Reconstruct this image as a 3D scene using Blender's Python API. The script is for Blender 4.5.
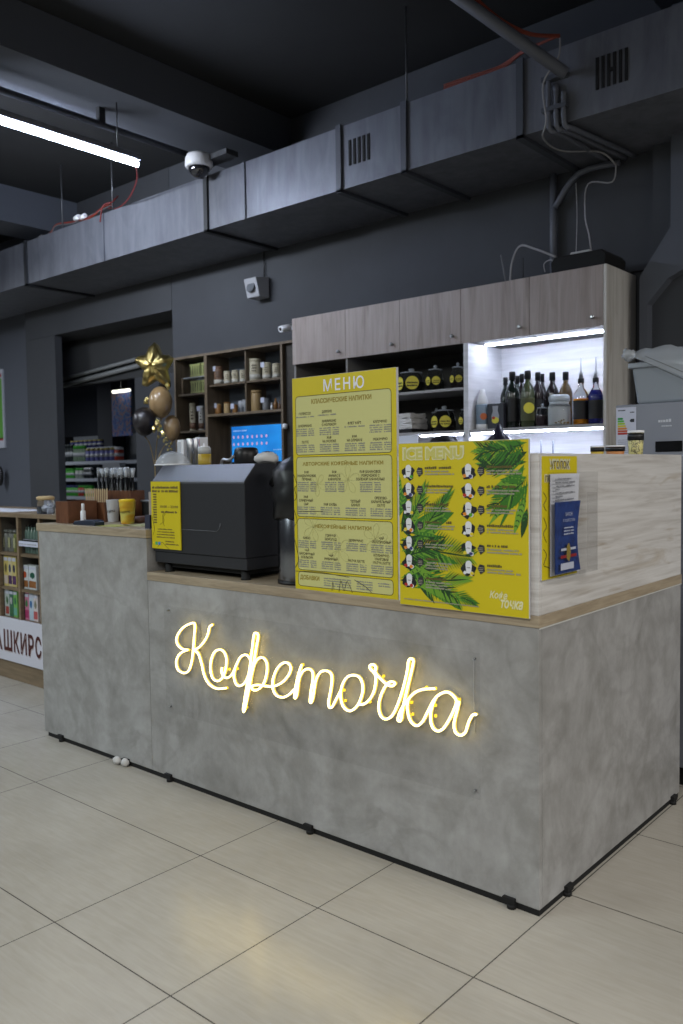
import bpy, bmesh, math, random
from mathutils import Vector, Matrix
random.seed(7)
S = bpy.context.scene
COL = S.collection
for o in list(bpy.data.objects): bpy.data.objects.remove(o)

# ------------------------------------------------------------------ camera, world, lights, exposure
F, YAW, PIT, ROL = 843.57, .7131, -.0508, -.0141
CAM = Vector((1.2626, -2.406, 1.45))
fw = Vector((-math.sin(YAW)*math.cos(PIT), math.cos(YAW)*math.cos(PIT), math.sin(PIT)))
rt = Vector((math.cos(YAW), math.sin(YAW), 0)); up = rt.cross(fw)
r2 = rt*math.cos(ROL) + up*math.sin(ROL); u2 = -rt*math.sin(ROL) + up*math.cos(ROL)
cd = bpy.data.cameras.new('camera'); cam = bpy.data.objects.new('camera', cd); COL.objects.link(cam)
cd.sensor_fit = 'VERTICAL'; cd.sensor_height = 36; cd.sensor_width = 24; cd.lens = F/1024*36
cd.clip_start = .05; cd.clip_end = 80
m = Matrix((r2, u2, -fw)).transposed().to_4x4(); m.translation = CAM; cam.matrix_world = m
cd.dof.use_dof = True; cd.dof.focus_distance = 3.5; cd.dof.aperture_fstop = 3.2
S.camera = cam

def at(px, py, **k):
    """a measured photo point carried onto a known plane of the room (x=, y= or z=)"""
    d = fw + r2*((px-341.5)/F) - u2*((py-512)/F)
    a = {'x': 0, 'y': 1, 'z': 2}[list(k)[0]]; t = (list(k.values())[0]-CAM[a])/d[a]
    return CAM + d*t

w = bpy.data.worlds.new('world'); S.world = w; w.use_nodes = True
w.node_tree.nodes['Background'].inputs[0].default_value = (.74, .78, .85, 1)
w.node_tree.nodes['Background'].inputs[1].default_value = .075
S.view_settings.view_transform = 'Standard'; S.view_settings.look = 'None'
S.view_settings.gamma = 1; S.view_settings.use_curve_mapping = False
S.view_settings.exposure = 0.0

def area(name, loc, sx, sy, power, col=(.90, .95, 1), rot=(0, 0, 0), spread=math.pi):
    l = bpy.data.lights.new(name, 'AREA'); l.shape = 'RECTANGLE'; l.size = sx; l.size_y = sy
    l.energy = power; l.color = col; l.spread = spread
    o = bpy.data.objects.new(name, l); COL.objects.link(o); o.location = loc; o.rotation_euler = rot
    return o
# the hall's other tube rows, behind and beside the camera
area('hall_lamp', (.9, -4.2, 3.75), .25, 3.4, 170, (1, .985, .95))
area('hall_lamp', (4.6, .0, 3.75), .25, 5.0, 330, (1, .98, .94))
area('hall_lamp', (-3.9, -4.4, 3.65), .2, 3.4, 210, (.86, .98, 1))
area('hall_lamp', (-8.6, -1.0, 3.6), .2, 3.4, 150, (.86, .92, 1))
area('duct_fill_light', (-4.9, -.1, 3.6), 1.3, .12, 34, (.84, .9, 1), (math.radians(88), 0, 0), math.radians(110))  # unseen fill light, added to brighten the left part of the duct
area('shop_lamp', (-11.2, 3.6, 2.85), 1.2, .5, 26, (.9, .95, 1))

# ------------------------------------------------------------------ materials
def lin(c): return tuple(((v/255)/12.92 if v/255 <= .04045 else ((v/255+.055)/1.055)**2.4) for v in c)+(1,)
MC = {}
def M(name, col=(128, 128, 128), rough=.5, metal=0, emit=0, ecol=None, trans=0, ior=1.45, coat=0, alpha=1):
    if name in MC: return MC[name]
    mt = bpy.data.materials.new(name); mt.use_nodes = True; b = mt.node_tree.nodes['Principled BSDF']
    b.inputs['Base Color'].default_value = lin(col); b.inputs['Roughness'].default_value = rough
    b.inputs['Metallic'].default_value = metal; b.inputs['Transmission Weight'].default_value = trans
    b.inputs['IOR'].default_value = ior; b.inputs['Coat Weight'].default_value = coat; b.inputs['Alpha'].default_value = alpha
    if emit:
        b.inputs['Emission Color'].default_value = lin(ecol or col); b.inputs['Emission Strength'].default_value = emit
    MC[name] = mt; return mt
def nodes(mt): return mt.node_tree.nodes, mt.node_tree.links, mt.node_tree.nodes['Principled BSDF']
def noise_mat(name, stops, scale=(1, 1, 1), nscale=4, detail=6, rough=.5, dist=0, bump=0, rrange=None, nrough=.6):
    """procedural: object-space noise through a colour ramp"""
    if name in MC: return MC[name]
    mt = M(name, (128, 128, 128), rough); N, L, b = nodes(mt)
    tc = N.new('ShaderNodeTexCoord'); mp = N.new('ShaderNodeMapping'); mp.inputs['Scale'].default_value = scale
    nz = N.new('ShaderNodeTexNoise'); nz.inputs['Scale'].default_value = nscale; nz.inputs['Detail'].default_value = detail
    nz.inputs['Distortion'].default_value = dist; nz.inputs['Roughness'].default_value = nrough
    cr = N.new('ShaderNodeValToRGB'); e = cr.color_ramp.elements
    while len(e) < len(stops): e.new(.5)
    for i, (p, c) in enumerate(stops): e[i].position = p; e[i].color = lin(c)
    L.new(tc.outputs['Object'], mp.inputs['Vector']); L.new(mp.outputs[0], nz.inputs['Vector'])
    L.new(nz.outputs['Fac'], cr.inputs[0]); L.new(cr.outputs[0], b.inputs['Base Color'])
    if bump:
        bp = N.new('ShaderNodeBump'); bp.inputs['Strength'].default_value = bump; bp.inputs['Distance'].default_value = .01
        L.new(nz.outputs['Fac'], bp.inputs['Height']); L.new(bp.outputs[0], b.inputs['Normal'])
    if rrange:
        mr = N.new('ShaderNodeMapRange'); mr.inputs[3].default_value = rrange[0]; mr.inputs[4].default_value = rrange[1]
        L.new(nz.outputs['Fac'], mr.inputs[0]); L.new(mr.outputs[0], b.inputs['Roughness'])
    return mt
def layer(mt, stops, scale, nscale, mode='MULTIPLY', fac=1, detail=4, dist=0, vor=False):
    """one more noise layer over the base colour"""
    N, L, b = nodes(mt); src = b.inputs['Base Color'].links[0].from_socket
    tc = N.new('ShaderNodeTexCoord'); mp = N.new('ShaderNodeMapping'); mp.inputs['Scale'].default_value = scale
    nz = N.new('ShaderNodeTexVoronoi' if vor else 'ShaderNodeTexNoise'); nz.inputs['Scale'].default_value = nscale
    if not vor: nz.inputs['Detail'].default_value = detail; nz.inputs['Distortion'].default_value = dist
    cr = N.new('ShaderNodeValToRGB'); e = cr.color_ramp.elements
    while len(e) < len(stops): e.new(.5)
    for i, (p, c) in enumerate(stops): e[i].position = p; e[i].color = tuple(v/255 for v in c)+(1,)
    mx = N.new('ShaderNodeMix'); mx.data_type = 'RGBA'; mx.blend_type = mode; mx.inputs[0].default_value = fac
    L.new(tc.outputs['Object'], mp.inputs['Vector']); L.new(mp.outputs[0], nz.inputs['Vector']); L.new(nz.outputs[0], cr.inputs[0])
    L.new(src, mx.inputs[6]); L.new(cr.outputs[0], mx.inputs[7]); L.new(mx.outputs[2], b.inputs['Base Color'])
    return mt
concrete = noise_mat('concrete_laminate', [(.3, (134, 133, 131)), (.5, (154, 153, 152)), (.7, (170, 170, 170))], (1, 1, 1), 2.6, 10, .5, .3, nrough=.74)
layer(concrete, [(.34, (212, 211, 207)), (.58, (255, 255, 255))], (1, 1, 1), 9, detail=7, dist=.6)
layer(concrete, [(.3, (242, 242, 242)), (.55, (255, 255, 255))], (14, 14, 5), 3)
layer(concrete, [(.42, (255, 255, 255)), (.5, (226, 226, 224)), (.56, (255, 255, 255))], (1, 1, 1.4), 2.2, detail=8, dist=1.2)
tilem = noise_mat('floor_tile', [(.3, (156, 151, 141)), (.7, (170, 165, 155))], (1, 1, 1), 1.6, 5, .3, .4, rrange=(.14, .26))
layer(tilem, [(.35, (236, 234, 230)), (.65, (255, 255, 255))], (2.2, 22, 1), 3.5, detail=5, dist=.6)
grout = M('grout', (52, 47, 42), .8)
pale_h = noise_mat('pale_wood_horizontal', [(.3, (168, 163, 158)), (.5, (190, 187, 184)), (.72, (203, 201, 199))], (.9, .9, 22), 2.2, 7, .5, .8)
layer(pale_h, [(.3, (200, 186, 166)), (.4, (255, 255, 255))], (1.2, 1.2, 10), 1.5, dist=1.2)
pale_h2 = pale_h
pale_v = noise_mat('pale_wood_vertical', [(.3, (172, 168, 162)), (.55, (196, 193, 188)), (.8, (208, 206, 202))], (10, 10, .8), 2.0, 7, .5, .8)
layer(pale_v, [(.28, (196, 184, 168)), (.42, (255, 255, 255))], (7, 7, 1.2), 1.6, dist=1.8)
taupe = noise_mat('taupe_wood', [(.25, (124, 113, 109)), (.5, (150, 138, 133)), (.78, (166, 155, 150))], (11, 11, .8), 2.2, 7, .5, .6)
oak = noise_mat('oak_edge', [(.3, (132, 118, 98)), (.6, (160, 146, 124)), (.85, (172, 158, 136))], (2, 2, 24), 2.4, 6, .45, .7)
walnut = noise_mat('walnut', [(.3, (80, 68, 54)), (.7, (108, 94, 76))], (14, 14, 1.5), 2, 6, .5, .5)
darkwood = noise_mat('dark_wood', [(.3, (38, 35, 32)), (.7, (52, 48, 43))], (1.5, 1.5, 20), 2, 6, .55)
boxwood = noise_mat('brown_stained_wood', [(.3, (82, 50, 32)), (.7, (112, 72, 48))], (12, 3, 3), 3, 5, .4, .5)
wallm = noise_mat('grey_blue_plaster', [(.3, (60, 62, 67)), (.7, (68, 71, 76))], (1, 1, 1), 1.2, 6, .85, bump=.05)
walldk = noise_mat('dark_plaster', [(.3, (58, 60, 64)), (.7, (66, 68, 72))], (1, 1, 1), 1.2, 6, .9)
ceilm = noise_mat('ceiling_paint', [(.3, (34, 35, 37)), (.7, (42, 43, 45))], (1, 1, 1), 1.0, 4, .9)
beamm = M('beam_paint', (84, 88, 97), .85)
duct = noise_mat('galvanised_duct_paint', [(.3, (92, 95, 103)), (.7, (110, 113, 121))], (2.5, 2.5, 1.2), 1.8, 7, .42, 1)
nodes(duct)[2].inputs['Metallic'].default_value = .15
layer(duct, [(.3, (200, 200, 205)), (.6, (255, 255, 255))], (5, 5, .6), 2.5, dist=1)
black = M('black_plastic', (20, 20, 22), .4)
blackm = M('black_matte', (14, 14, 15), .75)
steel = M('brushed_steel', (170, 172, 176), .28, 1)
white = M('white_plastic', (225, 226, 230), .45)
glass = M('clear_glass', (240, 246, 248), .03, 0, trans=1, ior=1.3)
yellow = M('board_yellow', (197, 180, 10), .5)
cream = M('pale_yellow_print', (192, 190, 124), .5)
ink = M('dark_ink', (58, 50, 34), .6)
greyink = M('grey_ink', (128, 128, 124), .6)
olive = M('olive_ink', (140, 120, 30), .6)
whiteink = M('white_ink', (225, 226, 236), .5)

# ------------------------------------------------------------------ mesh helpers (world coordinates, re-based on their thing)
def nb(): return bmesh.new()
def bx(bm, x0, x1, y0, y1, z0, z1):
    x0, x1 = sorted((x0, x1)); y0, y1 = sorted((y0, y1)); z0, z1 = sorted((z0, z1))
    v = [bm.verts.new((x, y, z)) for x in (x0, x1) for y in (y0, y1) for z in (z0, z1)]
    for f in ((0, 1, 3, 2), (4, 6, 7, 5), (0, 4, 5, 1), (2, 3, 7, 6), (0, 2, 6, 4), (1, 5, 7, 3)): bm.faces.new([v[i] for i in f])
    return bm
def B(*a): return bx(nb(), *a)
def lathe(bm, c, prof, seg=20, caps=True):
    rings = []
    for r, z in prof:
        rings.append([bm.verts.new((c[0]+r*math.cos(2*math.pi*i/seg), c[1]+r*math.sin(2*math.pi*i/seg), c[2]+z)) for i in range(seg)])
    for a, b in zip(rings, rings[1:]):
        for i in range(seg):
            j = (i+1) % seg; f = bm.faces.new((a[i], a[j], b[j], b[i])); f.smooth = True
    if caps: bm.faces.new(rings[0][::-1]); bm.faces.new(rings[-1])
    return bm
def tube(bm, pts, r, seg=8, closed=False):
    pts = [Vector(p) for p in pts]; n = len(pts); rings = []
    prev = None
    for i, p in enumerate(pts):
        a = pts[(i-1) % n] if (closed or i > 0) else p; b = pts[(i+1) % n] if (closed or i < n-1) else p
        t = (b-a).normalized()
        if prev is None:
            ref = Vector((0, 0, 1)) if abs(t.z) < .9 else Vector((0, 1, 0)); nrm = t.cross(ref).normalized()
        else: nrm = (prev - t*prev.dot(t)).normalized()
        prev = nrm; bi = t.cross(nrm); rr = r[i] if isinstance(r, (list, tuple)) else r
        rings.append([bm.verts.new(p+(nrm*math.cos(2*math.pi*k/seg)+bi*math.sin(2*math.pi*k/seg))*rr) for k in range(seg)])
    rg = list(zip(rings, rings[1:])) + ([(rings[-1], rings[0])] if closed else [])
    for a, b in rg:
        for k in range(seg):
            f = bm.faces.new((a[k], a[(k+1) % seg], b[(k+1) % seg], b[k])); f.smooth = True
    if not closed: bm.faces.new(rings[0][::-1]); bm.faces.new(rings[-1])
    return bm
def smooth_pts(pts, n=5, closed=False):
    P = [Vector(p) for p in pts]; out = []; N = len(P)
    for i in range(N if closed else N-1):
        g = (lambda k: P[k % N]) if closed else (lambda k: P[max(0, min(N-1, k))])
        a, b, c, d = g(i-1), g(i), g(i+1), g(i+2)
        for k in range(n):
            t = k/n; out.append(.5*((2*b)+(c-a)*t+(2*a-5*b+4*c-d)*t*t+(3*b-a-3*c+d)*t**3))
    if not closed: out.append(P[-1])
    return out
def poly(bm, pts, axis, d0, d1):
    """a flat outline given in two coordinates, extruded along axis from d0 to d1"""
    def mk(p, d): return {'y': (p[0], d, p[1]), 'x': (d, p[0], p[1]), 'z': (p[0], p[1], d)}[axis]
    a = [bm.verts.new(mk(p, d0)) for p in pts]; b = [bm.verts.new(mk(p, d1)) for p in pts]
    bm.faces.new(a); bm.faces.new(b[::-1]); n = len(a)
    for i in range(n): bm.faces.new((a[i], b[i], b[(i+1) % n], a[(i+1) % n]))
    return bm
def ball(bm, c, rx, ry, rz, seg=20, rings=12):
    prof = []
    bmesh.ops.create_uvsphere(bm, u_segments=seg, v_segments=rings, radius=1, matrix=Matrix.Translation(c) @ Matrix.Diagonal((rx, ry, rz, 1)))
    for f in bm.faces: f.smooth = True
    return bm

def obj(name, bm, mt, parent=None, bevel=0, root=None, seg=2):
    bmesh.ops.recalc_face_normals(bm, faces=bm.faces)
    me = bpy.data.meshes.new(name)
    base = Vector((0, 0, 0))
    if parent is not None:
        p = parent
        while p is not None: base += p.location; p = p.parent
    else:
        xs = [v.co for v in bm.verts]
        base = Vector(((min(v.x for v in xs)+max(v.x for v in xs))/2, (min(v.y for v in xs)+max(v.y for v in xs))/2, min(v.z for v in xs)))
    bmesh.ops.translate(bm, verts=bm.verts, vec=-base)
    bm.to_mesh(me); bm.free()
    o = bpy.data.objects.new(name, me); COL.objects.link(o); me.materials.append(mt)
    if parent is not None: o.parent = parent
    else: o.location = base
    if bevel:
        md = o.modifiers.new('bevel', 'BEVEL'); md.width = bevel; md.segments = seg; md.limit_method = 'ANGLE'
    return o
def tag(o, label, cat, group=None, kind=None):
    o['label'] = label; o['category'] = cat
    if group: o['group'] = group
    if kind: o['kind'] = kind
    return o
def thing(name, label, cat, loc=(0, 0, 0), group=None):
    o = bpy.data.objects.new(name, None); COL.objects.link(o); o.location = loc; o.empty_display_size = .1
    return tag(o, label, cat, group)
def struct(name, bm, mt, parent=None, bevel=0, label=None):
    o = obj(name, bm, mt, parent, bevel)
    if parent is None: o['kind'] = 'structure'
    if label: o['label'] = label
    return o
def dup(root, loc, label=None, rotz=None):
    def cp(o, par):
        c = o.copy(); COL.objects.link(c); c.parent = par
        for ch in list(o.children): cp(ch, c)
        return c
    r = cp(root, None); r.location = loc
    if rotz is not None: r.rotation_euler = (0, 0, rotz)
    if label: r['label'] = label
    return r

# writing: u to the right, v up on a plane; 'y' faces the counter's front (-y), 'x' faces +x
def place_uv(plane, o3):
    if plane == 'y': return Matrix(((1, 0, 0, o3[0]), (0, 0, 1, o3[1]), (0, 1, 0, o3[2]), (0, 0, 0, 1)))
    return Matrix(((0, 0, 1, o3[0]), (1, 0, 0, o3[1]), (0, 1, 0, o3[2]), (0, 0, 0, 1)))
def text(bm, s, size, u, v, mat, align='CENTER', off=0, sx=1, width=None, shear=0, space=1, height=None, line=.8):
    cu = bpy.data.curves.new('t', 'FONT'); cu.body = s; cu.size = size; cu.align_x = align; cu.offset = off
    cu.shear = shear; cu.space_character = space; cu.space_line = line; cu.resolution_u = 2; cu.fill_mode = 'FRONT'
    o = bpy.data.objects.new('t', cu); COL.objects.link(o)
    dg = bpy.context.evaluated_depsgraph_get(); me = bpy.data.meshes.new_from_object(o.evaluated_get(dg))
    xs = [p.co.x for p in me.vertices]; ys = [p.co.y for p in me.vertices]
    if xs:
        k = sx if width is None else width/(max(xs)-min(xs)); ky = 1 if height is None else height/(max(ys)-min(ys))
        x0 = 0
        if width is not None: x0 = {'CENTER': (max(xs)+min(xs))/2, 'LEFT': min(xs), 'RIGHT': max(xs)}[align]
        y0 = min(ys) if height is not None else 0
        T = mat @ Matrix.Translation((u, v, 0)) @ Matrix.Diagonal((k, ky, 1, 1)) @ Matrix.Translation((-x0, -y0, 0))
        me.transform(T); tb_ = bmesh.new(); nrm_ = (T.to_3x3() @ Vector((0, 0, 1))).normalized()
        for i_, pl_ in enumerate(me.polygons):
            tb_.faces.new([tb_.verts.new(me.vertices[j_].co+nrm_*((i_*7 % 13)*9e-6)) for j_ in pl_.vertices])
        m2_ = bpy.data.meshes.new('t'); tb_.to_mesh(m2_); tb_.free(); bm.from_mesh(m2_); bpy.data.meshes.remove(m2_)
    bpy.data.objects.remove(o); bpy.data.curves.remove(cu); bpy.data.meshes.remove(me)
    return bm
def quad(bm, mat, u0, u1, v0, v1, w=0, sk=0):
    vs = [bm.verts.new(mat @ Vector((a, b, w))) for a, b in ((u0, v0), (u1, v0), (u1+sk, v1), (u0+sk, v1))]; bm.faces.new(vs)
LAY = [0]
def fpoly(bm, mat, pts, w=0):
    LAY[0] += 1; w += (LAY[0] % 31)*7e-6*(-1 if mat.col[2][1] > .9 else 1)
    bm.faces.new([bm.verts.new(mat @ Vector((a, b, w))) for a, b in pts])
def scrib(bm, mat, u, v, wd, h, rnd=random, w=0, al='L'):
    """print too small to read: a line of uneven letter-sized dashes"""
    if al == 'C': u -= wd/2
    x = u
    while x < u+wd:
        a = h*rnd.uniform(.45, .9)
        if rnd.random() < .14: x += h*.5; continue
        quad(bm, mat, x, min(x+a, u+wd), v, v+h*rnd.choice((.75, .85, 1)), w); x += a+h*.16
def rrect(u0, u1, v0, v1, r, n=4):
    pts = []
    for cx, cy, a in ((u1-r, v0+r, -90), (u1-r, v1-r, 0), (u0+r, v1-r, 90), (u0+r, v0+r, 180)):
        for i in range(n+1):
            t = math.radians(a+90*i/n); pts.append((cx+r*math.cos(t), cy+r*math.sin(t)))
    return pts

# ================================================================== LARGE STRUCTURE
fb = B(-16, 5, -6.5, 8, -.06, -.0025)
flr = struct('floor', fb, grout)
tb = nb()
gx = [.008+.6*k for k in range(-27, 9)]; gy = [-.41+.605*k for k in range(-11, 15)]
for i in range(len(gx)-1):
    for j in range(len(gy)-1):
        x0, x1 = gx[i], gx[i+1]
        if abs(x0+1.792) < .05: continue
        if abs(x0+2.392) < .05: x1 = gx[i+2]
        g = .0019
        vs = [tb.verts.new(p) for p in ((x0+g, gy[j]+g, 0), (x1-g, gy[j]+g, 0), (x1-g, gy[j+1]-g, 0), (x0+g, gy[j+1]-g, 0))]
        tb.faces.new(vs)
obj('floor_tiles', tb, tilem, flr)
struct('ceiling', B(-16, 5, -2.2, 8, 4.42, 4.5), ceilm)
YW = 2.88
# back wall right of the opening; the part behind the big cabinet steps out slightly as a pier
struct('wall_back', B(-5.48, 5, YW, YW+.2, 0, 4.42), wallm)
struct('wall_back_pier', poly(nb(), [(-2.95, 4.4), (-2.95, 2.85), (-2.72, 2.66), (-.63, 2.66), (-.63, 4.4)], 'y', YW-.03, YW), wallm)
# haunched column at the far right, with its recessed face
a = [at(671, 141, y=2.7), at(673, 226, y=2.7), at(639.5, 277, y=2.7), at(639.5, 352, y=2.7)]
pts = [(a[0].x, 4.4), (a[0].x, a[1].z), (a[2].x, a[2].z), (a[2].x, 0)]
q_ = [at(647, 352, y=2.7), at(647, 304, y=2.7), at(668, 278, y=2.7)]
struct('column_right', poly(nb(), pts+[(q_[0].x, 0), (q_[0].x, q_[1].z), (q_[2].x, q_[2].z), (.45, q_[2].z+.45), (.45, 4.4)], 'y', 2.7, YW), beamm)
struct('wall_column_recess', B(q_[0].x, 2.2, 2.78, YW, 0, 4.4), wallm)
# left: pillar, lighter wall beyond, lintel and dark inner walls of the passage
struct('wall_pillar_left', B(-8.3, -7.65, YW, 2.97, 0, 4.42), walldk)
struct('wall_left', B(-16, -8.0, 3.1, 3.16, 0, 4.42), beamm)
struct('trim_1', B(-8.23, -5.48, YW-.005, 3.26, 3.04, 4.42), walldk)
struct('wall_passage', B(-6.66, -5.48, 3.26, 3.4, 0, 2.498), walldk)
struct('wall_transom', B(-8.2, -5.48, 3.26, 3.34, 2.50, 3.04), M('transom_dark', (52, 53, 54), .8))
struct('wall_far', B(-16, -5.3, 6.4, 6.6, 0, 4.42), M('far_wall', (84, 89, 99), .8))
struct('wall_far_side', B(-16, -15.8, 3.1, 6.5, 0, 4.42), M('far_wall', (84, 89, 99), .8))
p0, p1 = at(61, 386, y=3.22), at(152, 362, y=3.22)
rl = nb(); tube(rl, [p0, p1], .028, 6); tube(rl, [p0+Vector((0, .0, .075)), p1+Vector((0, 0, .075))], .022, 6)
tag(obj('shutter_rail', rl, M('rail_grey', (120, 122, 122), .4)), 'pale metal rail running under the dark lintel of the passage', 'rail')
# dark column beyond the passage
c0, c1 = at(97, 400, y=5.2), at(112, 400, y=5.2)
struct('column_far', B(c0.x, c1.x-.02, 5.2, 5.5, 0, 4.4), M('far_column', (48, 51, 58), .8))
# ceiling beams along y
for k, (x0, x1, z) in enumerate([(-4.42, -3.81, 4.1), (-7.6, -7.1, 4.05), (-.62, -.1, 4.12), (-11, -10.4, 4.05)]):
    struct('ceiling_beam', B(x0, x1, -2.2, 2.88, z, 4.42), beamm if k < 2 else wallm)

# ------------------------------------------------------------------ ventilation duct
DY, DZ0, DZ1 = 2.1, 3.375, 3.80
D = thing('ventilation_duct', 'long grey rectangular air duct hanging in front of the back wall', 'duct', (-3, 2.4, DZ0))
obj('duct_body', B(-13, 2.5, DY, YW-.002, DZ0, DZ1), duct, D)
def xat(px, py): return at(px, py, y=DY).x
for px, py in ((27, 270), (207, 205), (340, 160), (405, 140), (521, 100)):
    x = xat(px, py); b = nb()
    w_ = .022
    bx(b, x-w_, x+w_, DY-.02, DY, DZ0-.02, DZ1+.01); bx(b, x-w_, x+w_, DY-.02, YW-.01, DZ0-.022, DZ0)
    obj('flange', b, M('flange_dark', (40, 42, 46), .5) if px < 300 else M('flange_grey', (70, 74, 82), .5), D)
for px, py in ((104, 240), (245, 200)):
    x = xat(px, py); b = nb(); bx(b, x-.012, x+.012, DY-.014, DY, DZ0-.006, DZ1)
    obj('seam', b, duct, D)
for px0, px1, n in ((349, 370, 5), (596, 628, 6)):
    x0 = at(px0, 150 if n == 5 else 70, y=DY).x; x1 = at(px1, 150 if n == 5 else 66, y=DY).x
    g = nb(); wd = (x1-x0)/(n*2-1)
    zc = 3.605 if n == 5 else 3.585
    for i in range(n): bx(g, x0+2*i*wd, x0+(2*i+1)*wd, DY-.006, DY+.0005, zc-.085, zc+.085)
    if n == 6: bx(g, x0+5*wd, x0+6*wd, DY-.006, DY, zc-.01, zc+.01)
    obj('vent_grille', g, M('vent_black', (8, 8, 9), .8), D)
hb = nb()
for px, py in ((60, 230), (110, 213), (404, 108)):
    x = xat(px, py); tube(hb, [(x, DY+.03, DZ1-.02), (x, DY+.03, 4.42)], .007, 6)
obj('hanger_rod', hb, M('rod', (90, 92, 96), .4, .6), D)
# pipes crossing the duct
pp = thing('conduit_pipe', 'fat grey pipe coming down from the ceiling and passing under the duct', 'pipe', (-.95, 2.0, 3.3))
pm = M('pipe_paint', (96, 100, 110), .45)
A, Bq = at(440, -14, z=4.02), at(566, 66, z=4.0)
xj = at(562, 100, y=DY-.07).x
m1 = at(566, 74, y=DY-.07); m0 = at(462, 0, z=4.02); m00 = m0+(m0-m1)*.9
obj('main_pipe', tube(nb(), [m00, m0, m1], .034, 10), pm, pp)
for k, px in enumerate((549, 556.5, 564)):
    x = at(px, 100, y=DY-.02).x; e_ = at((606, 640, 648)[k], (160, 168, 165)[k], z=3.35)
    obj('side_pipe', tube(nb(), smooth_pts([(x, DY-.025, m1.z+.03-.05*k), (x, DY-.025, 3.42), (x+.005, DY-.01, 3.352), (x+.03, DY+.08, 3.35), (min(e_.x, -.72), min(e_.y, 2.8), 3.35)], 5), .015, 8), pm, pp)
b = nb(); x = at(557, 100, y=DY).x
for z in (3.45, 3.62): bx(b, x-.075, x+.075, DY-.045, DY-.001, z, z+.025)
obj('bracket', b, M('flange_grey'), pp)
xj = x
# conduits on the wall under the duct
q = thing('wall_conduit', 'dark conduit with elbow running down the wall behind the cabinet', 'pipe', (-1.2, 2.8, 2.6))
c = at(554, 190, y=2.82)
obj('riser', tube(nb(), [(c.x, 2.81, 2.64), (c.x, 2.81, 3.37)], .024, 8), pm, q)
e1, e2 = at(572, 176, y=2.8), at(620, 163, y=2.8)
obj('branch', tube(nb(), smooth_pts([(e2.x, 2.79, e2.z), (e1.x+.05, 2.79, e1.z), (c.x+.02, 2.79, e1.z-.18)], 4), .02, 8), pm, q)
cb = thing('hanging_cable', 'thin white cables hanging from the pipe down to the cabinet top', 'cable', (-1.1, 2.75, 2.7))
g1, g2 = at(588, 184, y=2.72), at(591, 250, y=2.72)
wcab = M('white_cable', (150, 150, 152), .5)
obj('wire', tube(nb(), smooth_pts([at(616, 165, y=2.7), at(612, 182, y=2.7), g1, at(585, 215, y=2.72), at(589, 235, y=2.72), g2]), .0045, 6), wcab, cb)
obj('wire', tube(nb(), smooth_pts([at(576, 183, y=2.74), at(577, 215, y=2.74), at(576, 254, y=2.74)]), .003, 6), wcab, cb)
obj('wire', tube(nb(), smooth_pts([at(560, 38, y=1.99), at(558, 58, y=1.99), at(543, 84, y=1.98), at(546, 120, y=2.0), (xj-.11, 2.15, 3.345), (xj-.12, 2.4, 3.345), at(600, 152, y=2.55), at(616, 165, y=2.7)], 6), .0055, 6), wcab, cb)
# red and orange cables on the duct
oc = M('orange_cable', (120, 48, 30), .5); rc = M('red_cable', (110, 30, 30), .5)
rb = nb()
for k in range(3):
    tube(rb, smooth_pts([at(472, -6+k*2, y=1.7), at(500, 18+k*2, y=1.8), at(530, 33+k, y=1.9), at(560, 35+k, y=2.0)], 5), .006, 6)
tag(obj('orange_cable', rb, oc), 'orange cables sagging beside the fat pipe at the top', 'cable')
rb = nb()
for k in range(3): tube(rb, smooth_pts([at(444, 85+k*2, y=2.18), at(470, 76+k*2, y=2.16), at(500, 66+k*2, y=2.14), at(524, 50+k, y=2.1), at(556, 37, y=2.05)], 5), .006, 6)
tag(obj('orange_cable', rb, oc), 'orange cables lying over the duct left of the pipe', 'cable')
tag(obj('red_cable', tube(nb(), smooth_pts([at(136, 166, y=1.45), at(137, 180, y=1.7), at(129, 198, y=1.95), at(118, 208, y=2.15), at(108, 208, y=2.3)], 6), .006, 6), rc), 'red wire looping from the lit tube down to the duct', 'cable')
cbm = thing('duct_cables', 'tangle of red and white cables with junctions on the left end of the duct', 'cable', (-5.6, 2.2, 3.8))
for k in range(3):
    ps = [at(px, py+random.uniform(-1.5, 1.5), y=2.14) for px, py in ((0, 256), (20, 250), (48, 236), (56, 226), (72, 222), (90, 217), (104, 208), (112, 205))]
    obj('wire', tube(nb(), smooth_pts(ps, 5), .006, 6), (rc, oc, M('grey_cable', (90, 90, 92), .5))[k], cbm)
for px, py in ((75, 219), (81, 218), (39, 239)):
    c = at(px, py, y=2.12); obj('junction', tube(nb(), [c, c+Vector((.07, 0, .01))], .022, 8), white if px > 60 else M('grey_cable'), cbm)
obj('wire', tube(nb(), smooth_pts([at(100, 222, y=2.08), at(103, 206, y=2.08), at(112, 202, y=2.12), at(118, 196, y=2.2)], 5), .006, 6), rc, cbm)

# ------------------------------------------------------------------ lit tube lamp and its carrier pipe
T = thing('tube_lamp', 'bright white LED tube hanging under the dark ceiling on the left', 'lamp', (-3.98, .3, 3.70))
obj('lit_tube', tube(nb(), [(-3.98, -1.1, 3.705), (-3.98, 1.42, 3.705)], .015, 12), M('tube_light', (255, 255, 255), .3, emit=170, ecol=(214, 227, 255)), T)
b = nb(); bx(b, -4.01, -3.95, -1.12, 1.43, 3.733, 3.775); obj('housing', b, M('lamp_housing', (120, 124, 134), .5), T)
b = nb()
for y in (-.2, 1.25): tube(b, [(-3.98, y, 3.775), (-3.98, y, 4.1)], .005, 6)
obj('hanger', b, M('rod'), T)
P_ = [at(-20, 80, z=3.98), at(0, 90, z=3.98), at(190, 157, z=3.98)]
cp = thing('carrier_pipe', 'thin dark pipe under the beam holding the lamp row', 'pipe', (P_[1].x, .9, 3.98))
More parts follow.
